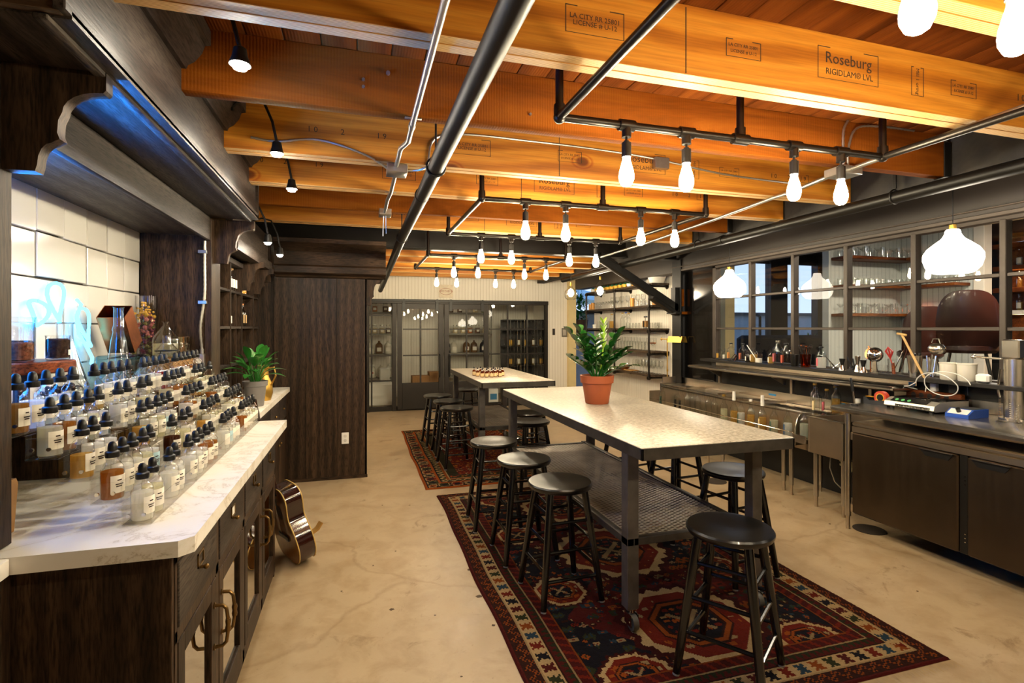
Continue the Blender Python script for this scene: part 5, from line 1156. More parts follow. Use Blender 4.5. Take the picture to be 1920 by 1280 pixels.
def jigger(y, lab, h=.10, r=.026, m=CHROME, m2=None, x=4.18):
    j = thing('jigger', lab, 'jigger', (x, y, zs_), 0, 'jiggers on the sill'); obj('lower_cup', MB().lathe([(.0, .0), (r, 0), (r*.95, .006), (r*.42, h*.45), (.0, h*.45)], n=20, cap0=False), m, j); obj('upper_cup', MB().lathe([(r*.42, h*.45), (r*.85, h), (r*.78, h), (r*.3, h*.5), (.0, h*.5)], n=20, cap0=True, cap1=False), m2 or m, j)
jigger(3.65, 'silver jigger with a black waist, beside the pink-labelled bottle', .105, .03, CHROME, BLKPL); jigger(3.50, 'tall slim steel jigger on the sill', .135, .026, STAIN); jigger(3.43, 'silver and black jigger in front of the big strainer', .105, .03, CHROME, BLKPL, 4.16)
wt_ = thing('bar_tool_cup', 'low glass cup of black and silver tools on the sill', 'bar tools', (4.22, 3.57, zs_)); obj('cup', MB().lathe([(.0, .001), (.035, 0), (.037, .07), (.035, .07), (.033, .006), (.0, .006)], n=18, cap0=False, cap1=False), GLASS, wt_); sticks(wt_, [((.01, 0, .01), (-.02, .05, .12)), ((0, .01, .01), (.02, -.03, .10)), ((0, -.01, .01), (-.01, .0, .11))], BLKPL, .006)
wt_ = thing('bar_tool_cup', 'low glass cup of clear stirrers on the sill, left of the first jigger', 'bar tools', (4.22, 3.76, zs_)); obj('cup', MB().lathe([(.0, .001), (.04, 0), (.042, .06), (.04, .06), (.038, .006), (.0, .006)], n=18, cap0=False, cap1=False), GLASS, wt_); sticks(wt_, [((.02, 0, .01), (-.03, .07, .11)), ((0, .02, .01), (.02, -.08, .09)), ((0, -.01, .01), (-.01, .06, .075))], CHROME, .004)
js = thing('julep_strainer', 'large round silver julep strainer standing upright on the sill', 'strainer', (4.20, 3.36, zs_), 0)
rx_ = Matrix.Rotation(PI/2, 4, 'Y')
obj('bowl', MB().lathe([(.06, -.012), (.063, -.009), (.058, 0), (.04, .010), (.0, .014)], (0, 0, 0), 28, False, True, Matrix.Translation((0, 0, .155)) @ Matrix.Rotation(-PI/2+.1, 4, 'Y') @ Matrix.Rotation(.35, 4, 'X')), CHROME, js); obj('foot', MB().prism([(-.035, .0), (.035, .0), (.018, .05), (.018, .10), (-.018, .10), (-.018, .05)], 'x', -.006, .004), CHROME, js)
hol = MB()
for a in range(8): hol.cyl((-.02, .03*math.cos(a*PI/4), .155+.03*math.sin(a*PI/4)), (-.016, .03*math.cos(a*PI/4), .155+.03*math.sin(a*PI/4)), .004, n=8)
obj('perforations', hol, BLKPL, js)
cs_ = thing('hawthorne_strainer', 'copper-coloured strainer propped behind the big silver one', 'strainer', (4.255, 3.44, zs_)); obj('disc', MB().lathe([(.0, 0), (.05, 0), (.052, .004), (.0, .006)], n=24, cap0=False, m=Matrix.Translation((0, 0, .16)) @ Matrix.Rotation(-PI/2+.2, 4, 'Y')), COPPER, cs_); obj('handle', MB().cyl((0, 0, .0), (0, 0, .12), .006).cyl((0, .01, .2), (0, .02, .225), .006), COPPER, cs_)
cupglass('tumbler', (4.17, 3.27, zs_), 'short square-looking glass of white salt on the sill', .04, .04, .075)
bk = cupglass('beaker', (4.19, 3.17, zs_), 'glass beaker of bar tools with a red-handled whisk on the sill', .05, .056, .13, cat='beaker')
sticks(bk, [((.02, -.02, .01), (.02, -.085, .24)), ((.02, -.03, .01), (-.02, -.09, .27)), ((-.01, .02, .01), (.0, -.06, .2)), ((0, .01, .01), (.01, .03, .11))], CHROME, .0035); obj('wood_handle', MB().cyl((-.02, .0, .008), (-.02, .01, .1), .012), CHERRY, bk)
wh = MB()
for a in range(4): wh.tube([(.0, .045, .13), (.028*math.cos(a*PI/4), .055+.028*math.sin(a*PI/4), .19), (.0, .065, .225), (-.028*math.cos(a*PI/4), .055-.028*math.sin(a*PI/4), .19), (.0, .045, .13)], .004, 6)
wh.cyl((0, .01, .02), (0, .045, .13), .005); obj('whisk', wh, REDC_, bk)
tn = cupglass('shaker_tin', (4.19, 3.02, zs_), 'brushed steel shaker tin on the sill', .036, .052, .165, STAIN, 'shaker'); obj('tool_ends', MB().sph((0, .01, .165), .022, 8).cyl((.01, -.02, .1), (.012, -.03, .185), .008), BLKPL, tn)
pg = cupglass('pint_glass', (4.17, 2.90, zs_), 'pint glass stuffed with tools and a round silver mesh strainer on the sill', .042, .055, .17); sticks(pg, [((.0, .0, .01), (-.01, -.03, .18)), ((.02, .02, .01), (.02, .03, .17)), ((-.02, -.01, .01), (-.03, -.02, .16)), ((.01, -.02, .01), (.03, -.03, .17))], STAIN, .006)
obj('mesh_strainer', MB().sph((.0, -.055, .225), .058, 16, (.8, 1, .75)).tube([(0, -.08, .265), (0, -.07, .30), (0, -.03, .30), (0, -.02, .27)], .004, 6), STAIN, pg)
mu = tag(obj('muddler', MB().cyl((4.13, 2.905, zs_+.002), (4.10, 3.055, zs_+.33), .0085, n=12).cyl((4.10, 3.02, zs_+.326), (4.10, 3.09, zs_+.338), .009, n=10), mat('blond_wood', hx('#d2a868'), .5)), 'long pale wooden T-handled muddler leaning against the pint glass', 'muddler')
TRW = mat('translucent_white_plastic', hx('#dcd6c6'), .4, var=.03)
for y, lab in ((2.775, 'left of the two white plastic tubs on the sill'), (2.655, 'right of the two white plastic tubs on the sill')):
    p_ = thing('plastic_tub', lab, 'tub', (4.19, y, zs_), 0, 'white tubs on the sill'); obj('tub', MB().lathe([(.0, .0), (.048, 0), (.052, .006), (.057, .118), (.06, .12), (.06, .126), (.055, .126), (.05, .01), (.0, .008)], n=24, cap0=False, cap1=False), TRW, p_)
tag(obj('white_box', MB().box(4.15, 4.2, 2.50, 2.585, zs_, zs_+.062, .014), PLASTW), 'small rounded white plastic box at the near end of the sill', 'box')
# --- objects on the worktop
zw = .9405
ck = thing('induction_cooktop', 'portable silver induction cooktop with black glass on the worktop', 'cooktop', (4.02, 2.83, zw)); ck.scale = (1, 1, 1.25); SIL = mat('silver_plastic', hx('#b9b4a8'), .3, .6, var=.05)
obj('body', MB().prism([(-.165, .02), (-.15, .012), (.18, .012), (.18, .065), (-.10, .065), (-.155, .045)], 'y', -.18, .18), SIL, ck); obj('glass_top', MB().box(-.09, .175, -.165, .165, .0655, .07, .002), mat('black_glass', hx('#0c0b0b'), .08), ck)
pn = obj('control_panel', MB().prism([(-.152, .0475), (-.103, .0665), (-.103, .068), (-.152, .049)], 'y', -.12, .14), BLKPL, ck)
for i in range(3): obj('button', MB().cyl((-.135, .10-.045*i, .054), (-.137, .10-.045*i, .0585), .012, n=14), mat('green_button', hx('#5fae6a'), .4), pn)
vt = MB()
for i in range(26): vt.box(-.1665, -.16, -.15+i*.0095, -.1455+i*.0095, .018, .034)
obj('vents', vt, BLKPL, ck)
for x in (-.13, .14):
    for y in (-.14, .14): obj('foot', MB().cyl((x, y, 0), (x, y, .013), .013, n=10), BLKRUB, ck)
td = thing('tape_dispenser', 'dark desk tape dispenser with a roll of red and yellow tape', 'tape dispenser', (3.93, 3.12, zw), .0); td.scale = (.8, .8, .8)
obj('base', MB().prism([(-.12, 0), (.12, 0), (.12, .02), (.10, .05), (.03, .05), (.0, .03), (-.05, .03), (-.09, .075), (-.125, .07)][::-1], 'x', -.032, .032), mat('dark_blue_plastic', hx('#20242c'), .45), td) if False else obj('base', MB().prism([(.12, 0), (-.12, 0), (-.12, .03), (-.08, .055), (.0, .045), (.06, .04), (.10, .07), (.125, .065)], 'x', -.032, .032), mat('dark_blue_plastic', hx('#20242c'), .45), td)
obj('tape_roll', MB().lathe([(.04, -.024), (.062, -.024), (.062, .024), (.04, .024), (.04, -.024)], n=30, cap0=False, cap1=False, m=Matrix.Translation((0, -.045, .078)) @ Matrix.Rotation(PI/2, 4, 'Y')), mat('red_tape', hx('#c8452c'), .5), td); obj('tape_core', MB().lathe([(.033, -.025), (.041, -.025), (.041, .025), (.033, .025), (.033, -.025)], n=30, cap0=False, cap1=False, m=Matrix.Translation((0, -.045, .078)) @ Matrix.Rotation(PI/2, 4, 'Y')), mat('yellow_tape', hx('#e0a92c'), .5), td); obj('hub', MB().cyl((-.028, -.045, .078), (.028, -.045, .078), .031, n=20), BLKPL, td); obj('tape_end', MB().box(-.024, .024, -.02, .11, .074, .0755), mat('yellow_tape', hx('#e0a92c'), .5), td)
stl = thing('sharpening_steel', 'thin steel with a black handle standing up at the far corner of the worktop', 'tool', (3.72, 3.14, zw)); obj('rod', MB().cyl((0, 0, .012), (-.005, .01, .11), .007), CHROME, stl); obj('handle', MB().tube([(-.005, .01, .11), (-.008, .016, .17), (-.012, .022, .20), (-.002, .03, .21)], [.010, .012, .011, .008], 10), BLKPL, stl); obj('stand', MB().cyl((0, 0, 0), (0, 0, .014), .028, n=18), BLKPL, stl)
spb = thing('spray_bottle', 'white and blue spray bottle behind the far corner of the worktop', 'bottle', (4.16, 3.33, .90)) if False else None
ct = thing('lidded_tub', 'small white capped bottle standing on the sink ledge', 'bottle', (4.21, 3.52, .8705)); obj('body', MB().lathe([(.0, 0), (.02, 0), (.02, .03), (.0, .031)], n=16), TRW, ct); obj('cap', MB().cyl((0, 0, .031), (0, 0, .055), .021, n=16), PLASTW, ct)
wbk = thing('charging_block', 'carved brown wooden block crowded with chargers behind the cooktop', 'wooden block', (4.225, 2.90, zw), 0); WDB = oak('carved_brown_wood', hx('#5a2e12'), hx('#8a4a1e'), hx('#a8622c'), 'y', .5)
obj('block', MB().box(-.021, .021, -.20, .20, 0, .12, .004), WDB, wbk)
hb = MB()
for i in range(5): hb.cyl((-.0225, -.10+.06*i, .085), (-.02, -.10+.06*i, .085), .018, n=16)
obj('socket_hole', hb, BLKPL, wbk)
ad_ = thing('phone_charger', 'black plug-in charger with a loop of cable on the wooden block', 'charger', (4.225, 2.76, zw+.1205), 0); obj('body', MB().box(-.02, .02, -.03, .03, 0, .075, .006), BLKPL, ad_); obj('cable', MB().tube([(0, 0, .075), (.0, -.02, .12), (0, -.06, .13), (0, -.085, .10), (0, -.09, .0)], .004, 6), BLKPL, ad_)
ad_ = thing('clip_charger', 'white charger with blue tips standing on the wooden block', 'charger', (4.225, 2.90, zw+.1205), 0); obj('body', MB().box(-.02, .02, -.022, .022, 0, .07, .006), PLASTW, ad_); obj('tip', MB().box(-.014, .014, -.034, -.014, .07, .082, .003).box(-.014, .014, .014, .034, .07, .082, .003).box(-.01, .01, -.01, .01, .07, .095, .003), mat('blue_tip', hx('#2450b8'), .4), ad_)
cbl = MB(); cbl.tube([(4.075+.016*math.sin(t*1.7)-.04*max(0, math.sin(t)), 2.80+.13*math.cos(t)-.012*t, zw+.19+.085*math.sin(t)+.002*t) for t in np.linspace(0, 9.4, 70)], .0035, 6); cbl.tube([(4.215, 3.02, zw+.125), (4.12, 3.05, zw+.15), (4.08, 2.98, zw+.16), (4.07, 2.93, zw+.19)], .0035, 6).tube([(4.215, 2.95, zw+.13), (4.14, 2.90, zw+.16), (4.075, 2.86, zw+.13)], .0035, 6)
tag(obj('charging_cable', cbl, PLASTW), 'white charging cables looped over the wooden block', 'cable')
tag(obj('cloth', MB().box(4.19, 4.213, 2.98, 3.07, zw+.0005, zw+.06, .008), mat('light_blue_cloth', hx('#7fb0c4'), .9)), 'folded light blue cloth tucked behind the cooktop', 'cloth')
ms = thing('magnetic_stirrer', 'blue box stirrer with a white panel and black knob on the worktop', 'stirrer', (3.985, 2.53, zw), .05); SBL = mat('blue_enamel', hx('#1f4fae'), .4, var=.06)
obj('case', MB().prism([(-.10, 0), (.11, 0), (.11, .055), (-.045, .055), (-.10, .022)], 'y', -.07, .07), SBL, ms); obj('panel', MB().prism([(-.096, .026), (-.05, .0535), (-.05, .0545), (-.096, .027)], 'y', -.06, .06), PLASTW, ms); obj('knob', MB().cyl((-.075, .0, .04), (-.088, .0, .062), .013, n=16), BLKPL, ms); obj('plate', MB().box(-.03, .10, -.06, .06, .0552, .058, .002), mat('grey_plate', hx('#55585c'), .35, .5), ms)
for i, (x, y, h, r) in enumerate(((4.0, 2.335, .17, .014), (4.06, 2.315, .14, .013), (4.04, 2.27, .11, .011))):
    gc = thing('graduated_cylinder', '%s of the three clear measuring cylinders on the worktop' % ['tallest', 'middle-height', 'shortest'][i], 'measuring cylinder', (x, y, zw), 0, 'measuring cylinders'); obj('tube', MB().lathe([(r, .006), (r, h), (r*1.12, h+.003), (r*.88, h), (r*.88, .009), (.0, .008)], n=18, cap0=False, cap1=False), GLASS, gc); obj('base', MB().lathe([(.0, 0), (r*2.1, 0), (r*2.1, .004), (r, .008), (.0, .008)], n=20, cap0=False), GLASSR, gc)
    gm2 = MB()
    for q in range(8): gm2.add(seg(r*1.01, 2.6, 3.5, h*.2+q*h*.09, h*.2+q*h*.09+.0012, 4).v, seg(r*1.01, 2.6, 3.5, 0, .1, 4).f)
    obj('scale_marks', gm2, WHITE if i else mat('amber_marks', hx('#b8864a'), .6), gc)
jp = thing('citrus_press', 'tall stainless lever press cut off by the right edge of the photo', 'press', (4.165, 2.355, zw)); obj('body', MB().lathe([(.0, .0), (.085, 0), (.085, .012), (.058, .016), (.058, .40), (.05, .405), (.0, .406)], n=28, cap0=False), STAIN, jp); obj('head', MB().box(-.05, .05, -.05, .05, .407, .53, .006), STAIN, jp); obj('lever', MB().cyl((-.02, .06, .40), (-.02, .22, .405), .008).sph((-.02, .23, .405), .017, 10), STAIN, jp); obj('rod', MB().tube([(-.03, .065, .33), (-.03, .08, .20), (-.03, .07, .14)], .007, 8), CHROME, jp)
# --- brass reading lamp
bl = thing('floor_lamp', 'slender brass floor lamp with a tilted trough shade at the end of the underbar', 'lamp', (4.19, 6.43, 0), -1.4); obj('base', MB().lathe([(.0, 0), (.12, 0), (.12, .02), (.1, .03), (.012, .035)], n=28, cap0=False), GOLD, bl); obj('pole', MB().cyl((0, 0, .03), (0, 0, .8), .011).cyl((0, 0, .8), (0, 0, 1.385), .008).cyl((0, 0, .93), (0, 0, .96), .013), GOLD, bl); obj('arm', MB().cyl((-.12, 0, 1.385), (.06, 0, 1.385), .007).sph((-.12, 0, 1.385), .016, 8).sph((0, 0, 1.385), .016, 10).cyl((-.12, 0, 1.36), (-.12, 0, 1.41), .005), GOLD, bl)
obj('shade', MB().prism([(-.06, 0), (-.035, .085), (.035, .085), (.06, 0), (.055, 0), (.032, .08), (-.032, .08), (-.055, 0)], 'x', .06, .32), GOLD, bl).location = (0, 0, 1.345)
# ================================================================ pipe shelf on the white wall
psf = thing('pipe_shelf', 'black iron pipe shelf unit with five plank shelves of glassware on the white wall', 'shelf', (4.4, 8.1, 0)); B = rel(psf)
SHW = oak('grey_brown_plank', hx('#3a3028'), hx('#574a3d'), hx('#6e6050'), 'y', .55)
SZ = [.80, 1.16, 1.51, 1.865, 2.20]; SY = [7.0, 8.11, 9.26]
for z in SZ: B('shelf', MB().box(4.255, 4.55, 6.93, 9.33, z, z+.028, .003), SHW)
for y in SY:
    B('upright', MB().cyl((4.24, y, .78 if y > 7.05 else .78), (4.24, y, 2.21), .0165, n=12), PIPEB)
    for z in SZ:
        a = B('arm', MB().cyl((4.24, y, z-.018), (4.55, y, z-.018), .0145, n=10).cyl((4.215, y, z-.018), (4.265, y, z-.018), .023, n=10).cyl((4.24, y, z-.045), (4.24, y, z+.01), .021, n=10), PIPEB)
        B('flange', MB().cyl((4.548, y, z-.018), (4.56, y, z-.018), .042, n=16).cyl((4.53, y, z-.018), (4.55, y, z-.018), .024, n=12), PIPEB, a)
def gl_mesh(name, prof, n=14):
    m = MB().lathe(prof, n=n, cap0=False, cap1=False).mesh(name); fixn(m); smooth(m, 50); m.materials.append(GLASSR); return m
COUPE = gl_mesh('coupe_glass', [(.0, .004), (.03, .001), (.031, .003), (.005, .008), (.004, .08), (.02, .09), (.043, .115), (.046, .13), (.044, .13), (.04, .115), (.0, .093)])
WINE = gl_mesh('wine_glass', [(.0, .004), (.032, .001), (.033, .003), (.005, .008), (.004, .085), (.02, .095), (.038, .13), (.036, .19), (.031, .21), (.029, .21), (.034, .185), (.036, .13), (.0, .10)])
TUMB = gl_mesh('tumbler', [(.0, .001), (.034, 0), (.037, .09), (.035, .09), (.032, .01), (.0, .01)])
HIGH = gl_mesh('highball_glass', [(.0, .001), (.03, 0), (.033, .14), (.031, .14), (.028, .01), (.0, .01)])
FLUT = gl_mesh('flute_glass', [(.0, .004), (.028, .001), (.028, .003), (.004, .008), (.0035, .06), (.016, .08), (.024, .13), (.022, .20), (.02, .20), (.022, .13), (.0, .075)])
NICE = {'coupe_glass': 'stemmed coupe glass', 'wine_glass': 'stemmed wine glass', 'tumbler': 'clear tumbler', 'highball_glass': 'clear highball glass', 'flute_glass': 'slim flute glass'}
def row(mesh, nm, n, y0, y1, x, z, where, grp, jit=.008):
    for i in range(n):
        y = y0+(y1-y0)*i/max(1, n-1)
        o = obj(nm, mesh, None, None, (x+random.uniform(-jit, jit), y+random.uniform(-jit, jit), z+.0004), (0, 0, random.uniform(0, 6)))
        tag(o, '%s from the right of the %s, %s' % (ORD[i] if i else 'first', NICE[nm].replace('glass', 'glasses').replace('tumbler', 'tumblers'), where), 'glass', grp)
G1 = 'glasses on the pipe shelf'
T = [z+.0285 for z in SZ]
row(TUMB, 'tumbler', 7, 7.10, 7.75, 4.33, T[3], 'front row on the second shelf down', G1); row(COUPE, 'coupe_glass', 8, 8.2, 9.0, 4.33, T[3], 'front row on the second shelf down', G1); row(WINE, 'wine_glass', 9, 7.15, 8.6, 4.46, T[3], 'back row on the second shelf down', G1)
row(TUMB, 'tumbler', 5, 7.45, 7.85, 4.36, T[2], 'front row on the middle shelf', G1); row(HIGH, 'highball_glass', 6, 8.64, 9.06, 4.42, T[2], 'left part of the middle shelf', G1); row(TUMB, 'tumbler', 4, 6.98, 7.2, 4.42, T[2], 'right end of the middle shelf', G1)
row(HIGH, 'highball_glass', 12, 7.25, 8.3, 4.35, T[1], 'front row on the fourth shelf down', G1); row(WINE, 'wine_glass', 8, 8.35, 9.2, 4.38, T[1], 'left part of the fourth shelf down', G1); row(FLUT, 'flute_glass', 12, 7.2, 8.3, 4.47, T[1], 'back row on the fourth shelf down', G1)
row(WINE, 'wine_glass', 7, 7.05, 7.6, 4.34, T[0], 'front row on the bottom shelf', G1); row(WINE, 'wine_glass', 7, 7.0, 7.65, 4.46, T[0], 'back row on the bottom shelf', G1)
cg_ = thing('coupe_glass', 'single coupe glass with a copper rim at the right of the fourth shelf down', 'glass', (4.36, 7.08, T[1])); obj('body', COUPE, None, cg_); obj('copper_rim', MB().lathe([(.0425, .114), (.0475, .131), (.045, .131), (.042, .116)], n=16, cap0=False, cap1=False), COPPER, cg_)
for i, (y, h, lb, lab) in enumerate(((8.52, .30, None, 'wide clear bottle with an orange stopper and amber spirit on the middle pipe shelf'), (8.12, .31, None, 'clear cut bottle on the middle pipe shelf, just left of the middle upright'), (8.0, .32, BLC, 'clear bottle with a blue stopper on the middle pipe shelf'), (7.90, .30, None, 'clear bottle right of the blue-stoppered one on the middle pipe shelf'))):
    b = liq_bottle((4.40, y, T[2]), lab, h=h-.04, r=.045 if i == 0 else .038, cap=lb or GOLDC, liq=LIQ['golden'] if i == 0 else None, grp='bottles on the pipe shelf')
bx_ = thing('smoke_tool', 'wood and black grinder-shaped bar tool with a steel top on the middle pipe shelf', 'tool', (4.36, 7.30, T[2])); obj('body', MB().box(-.03, .03, -.05, .05, .02, .12, .006), BIRCH, bx_); obj('front', MB().box(-.032, -.03, -.02, .02, .02, .12), BLKPL, bx_); obj('head', MB().cyl((0, 0, 0), (0, 0, .02), .03, n=16).cyl((0, 0, .12), (0, .0, .17), .008, n=10).sph((0, -.01, .18), .03, 12, (1, 1.6, .5)), CHROME, bx_)
tag(obj('ceramic_cup', MB().lathe([(.0, 0), (.035, 0), (.037, .07), (.034, .07), (.032, .006), (.0, .006)], (4.36, 9.15, T[2]), 18, False, False), PLASTW), 'white ceramic cup at the left end of the middle pipe shelf', 'cup')
for i, (y, h) in enumerate(((9.22, .11), (9.12, .13), (7.62, .14), (7.0, .25))):
    tag(obj('wooden_mug', MB().lathe([(.0, 0), (.033, 0), (.036, h*.5), (.035, h), (.031, h), (.03, .01), (.0, .01)], (4.31, y if i < 3 else 6.965, T[3]), 16, False, False), mat('golden_wood', hx('#c58a3c'), .5)), ['leftmost golden mug on the second pipe shelf', 'second golden mug on the second pipe shelf', 'golden mug among the tumblers on the second pipe shelf', 'tall golden vessel behind the right upright on the second pipe shelf'][i], 'mug', 'golden mugs on the pipe shelf')
bw = thing('fruit_bowl', 'patterned bowl of dark red and orange fruit on the bottom pipe shelf', 'bowl', (4.37, 8.0, T[0])); obj('bowl', MB().lathe([(.0, .0), (.05, 0), (.10, .06), (.096, .06), (.048, .008), (.0, .008)], n=22, cap0=False, cap1=False), mat('brown_glaze', hx('#7a4a22'), .35, var=.3, vs=20), bw)
for i in range(5): obj('fruit', MB().sph((.05*math.cos(i*1.256), .05*math.sin(i*1.256), .06), .032, 10), mat('fruit_%d' % (i % 2), hx(['#7a2418', '#b06a24'][i % 2]), .4), bw)
tag(obj('serving_board', MB().box(4.30, 4.46, 7.66, 7.9, T[0], T[0]+.018, .006), BIRCH), 'pale wooden serving board on the bottom pipe shelf', 'board')
sb_ = tag(obj('serving_dish', MB().lathe([(.0, 0), (.10, 0), (.15, .13), (.146, .13), (.098, .006), (.0, .006)], (4.39, 7.02, T[4]), 24, False, False), PLASTW), 'large white ribbed dish at the right end of the top pipe shelf', 'dish')
SUCC = leafm('succulent_leaf', hx('#1f5a3c'), hx('#3f8a5a'), hx('#9cc8a0')); YPOT = mat('yellow_ceramic', hx('#d9a53c'), .35); rs_ = random.Random(8)
for i in range(11):
    y = 7.62+i*.155; white = i in (1, 10)
    s_ = thing('succulent_pot', '%s from the right of the small %s succulent pots on the top pipe shelf' % (ORDL[i], 'white' if white else 'yellow'), 'plant', (4.34, y, T[4]), 0, 'succulents on the top pipe shelf'); obj('pot', MB().lathe([(.0, 0), (.035, 0), (.05, .055), (.046, .055), (.03, .01), (.0, .04)], n=16, cap0=False, cap1=False), PLASTW if white else YPOT, s_)
    m = MB()
    for k in range(14): a = k*2.4; m.leaf((0, 0, .045), (math.cos(a), math.sin(a), .25+.9*(k % 4)/4), rs_.uniform(.05, .085), .013, .1, n=3, fold=.3)
    obj('leaves', m, SUCC, s_)
# hanging plant in the doorway
hp = thing('hanging_plant', 'bushy dark plant in a bronze hanging pot in the doorway beside the pipe shelf', 'plant', (4.62, 10.45, 1.36)); obj('pot', MB().lathe([(.0, 0), (.14, 0), (.19, .34), (.20, .36), (.18, .36), (.17, .3), (.0, .3)], n=26, cap0=False, cap1=False), mat('bronze_pot', hx('#4a3524'), .45, .4), hp)
m = MB(); rh = random.Random(5)
for i in range(150):
    a = rh.uniform(0, 6.28); el = rh.uniform(-.2, 1.4); q = rh.uniform(.02, .16); m.leaf((q*math.cos(a), q*math.sin(a), .36+rh.uniform(0, .55)*(1-q)), (math.cos(a)*math.cos(el), math.sin(a)*math.cos(el), math.sin(el)), rh.uniform(.1, .18), .028, .3, n=4)
obj('foliage', m, LEAFB, hp); obj('hanger', MB().cyl((-.17, 0, .36), (0, 0, 1.25), .003, n=5).cyl((.17, 0, .36), (0, 0, 1.25), .003, n=5).cyl((0, .17, .36), (0, 0, 1.25), .003, n=5).cyl((0, 0, 1.25), (0, 0, 1.4), .004, n=5), BLACKM, hp)
ps_ = thing('parasol', 'pale scalloped parasol out on the terrace, seen through the doorway', 'parasol', (5.15, 12.0, 0))
m = MB(); n = 12; v = [(0, 0, 2.55)]
for i in range(n*4):
    a = 2*PI*i/(n*4); r = 1.3; v.append((r*math.cos(a), r*math.sin(a), 2.2-.04*abs(math.cos(a*n/2))))
m.add(v, [(0, 1+i, 1+(i+1) % (n*4)) for i in range(n*4)]); obj('canopy', m, mat('seafoam_canvas', hx('#b9cdc4'), .8), ps_); obj('pole', MB().cyl((0, 0, -.02), (0, 0, 2.5), .02), WALN, ps_)
# ================================================================ pendants and light racks
GLOBE = emit('lit_opal_glass', (1.0, .87, .68), 11.0)
def pendant(y, z0, h, r, lab, top):
    p = thing('globe_pendant', lab, 'pendant lamp', (3.72, y, z0), 0, 'opal globe pendants over the bar')
    obj('shade', MB().lathe([(r*.62, 0), (r*.72, .008), (r*.90, h*.14), (r, h*.32), (r*.985, h*.44), (r*.86, h*.56), (r*.60, h*.69), (r*.38, h*.79), (r*.275, h*.89), (r*.25, h*.97), (r*.20, h), (.0, h)], n=32, cap0=True), GLOBE, p)
    obj('cap', MB().cyl((0, 0, h), (0, 0, h+.03), .02, n=14), GOLD, p); obj('cord', MB().cyl((0, 0, h+.03), (0, 0, top-z0), .003, n=6), BLKPL, p)
pendant(2.44, 1.905, .285, .158, 'nearest big glowing onion-shaped globe pendant over the worktop', 2.66); pendant(4.57, 1.868, .285, .158, 'second glowing onion-shaped globe pendant, before the black panel', 2.66); pendant(.6, 1.905, .285, .158, 'third glowing globe pendant, outside the right edge of the photo', 2.66)
def lantern(x, y, z0, prof, lab, top, g=.03):
    p = thing('lantern_pendant', lab, 'pendant lamp', (x, y, z0), 0, 'small glass pendants before the pipe shelf'); obj('glass', MB().lathe(prof, n=22, cap0=False, cap1=False), GLASSR, p); obj('bulb', MB().sph((0, 0, prof[1][1]+.08), g, 12, (1, 1, 1.4)), emit('lit_lantern_bulb', (1.0, .82, .58), 110), p); obj('holder', MB().cyl((0, 0, prof[-1][1]), (0, 0, prof[-1][1]+.05), .018, n=12), GOLD, p); obj('cord', MB().cyl((0, 0, prof[-1][1]+.05), (0, 0, top-z0), .003, n=6), BLKPL, p)
lantern(3.17, 7.5, 1.98, [(.05, .0), (.09, .03), (.105, .09), (.09, .14), (.04, .18), (.02, .22)], 'round textured glass pendant left of the pipe shelf', 2.7, .045); lantern(3.67, 7.5, 2.04, [(.075, .0), (.08, .01), (.08, .16), (.06, .2), (.03, .24), (.025, .27)], 'bottle-shaped glass pendant in front of the top pipe shelf', 2.66, .05)
SOCK = mat('black_lamp_socket', hx('#1a1613'), .4, .3)
bprof2 = [(.0, 0), (.012, .001), (.022, .008), (.030, .026), (.0315, .042), (.029, .062), (.022, .088), (.0165, .108), (.0145, .125)]
bmesh_ = MB().lathe([(r, z) for r, z in bprof2], n=12, cap0=False, cap1=True).mesh('bulb'); fixn(bmesh_); smooth(bmesh_, 60); bmesh_.materials.append(BULB)
smesh = MB().cyl((0, 0, .122), (0, 0, .182), .020, n=14).cyl((0, 0, .182), (0, 0, .19), .012, n=12).mesh('lamp_socket'); fixn(smesh); smooth(smesh); smesh.materials.append(SOCK)
def rack(y0, y1, lab, zr=2.395, x0=.775, x1=2.49, near=True, far=True):
    L = thing('pipe_light_rack', lab, 'light fixture', ((x0+x1)/2, (y0+y1)/2, zr), 0, 'black pipe light racks'); B = rel(L)
    for y in (y0, y1): B('cross_pipe', MB().cyl((x0, y, zr), (x1, y, zr), .0165, n=12), PIPEB)
    for x in (x0, x1): B('side_pipe', MB().cyl((x, y0, zr), (x, y1, zr), .0165, n=12), PIPEB)
    for x in (x0, x1):
        for y in (y0, y1): B('elbow', MB().sph((x, y, zr), .026, 10).cyl((x, y, zr), (x, y, zr+.04), .024, n=12), PIPEB)
    for y in (y0, y1):
        for x in (x0, x0+.87, x1):
            B('drop_pipe', MB().cyl((x, y, zr), (x, y, 2.70), .0165, n=12).cyl((x, y, zr+.015), (x, y, zr+.05), .023, n=12), PIPEB)
            if x == x0+.87: B('tee', MB().cyl((x-.04, y, zr), (x+.04, y, zr), .024, n=12), PIPEB)
        for dx in (.30, .59, 1.17, 1.45):
            x = x0+dx
            B('tee', MB().cyl((x-.035, y, zr), (x+.035, y, zr), .024, n=12).cyl((x, y, zr-.05), (x, y, zr), .020, n=12), PIPEB)
            zb = zr-.255
            s_ = obj('lamp_socket', smesh, None, L, (x-L.location.x, y-L.location.y, zb-zr)); obj('stem', MB().cyl((0, 0, .188), (0, 0, .255), .0055, n=8), PIPEB, s_)
            obj('bulb', bmesh_, None, s_)
    return L
rack(.77, 1.95, 'nearest black pipe light rack, two of its bulbs cut off at top right'); rack(3.32, 4.64, 'middle black pipe light rack with eight filament bulbs above the nearer table'); rack(6.05, 7.45, 'farthest black pipe light rack, before the glass partition')
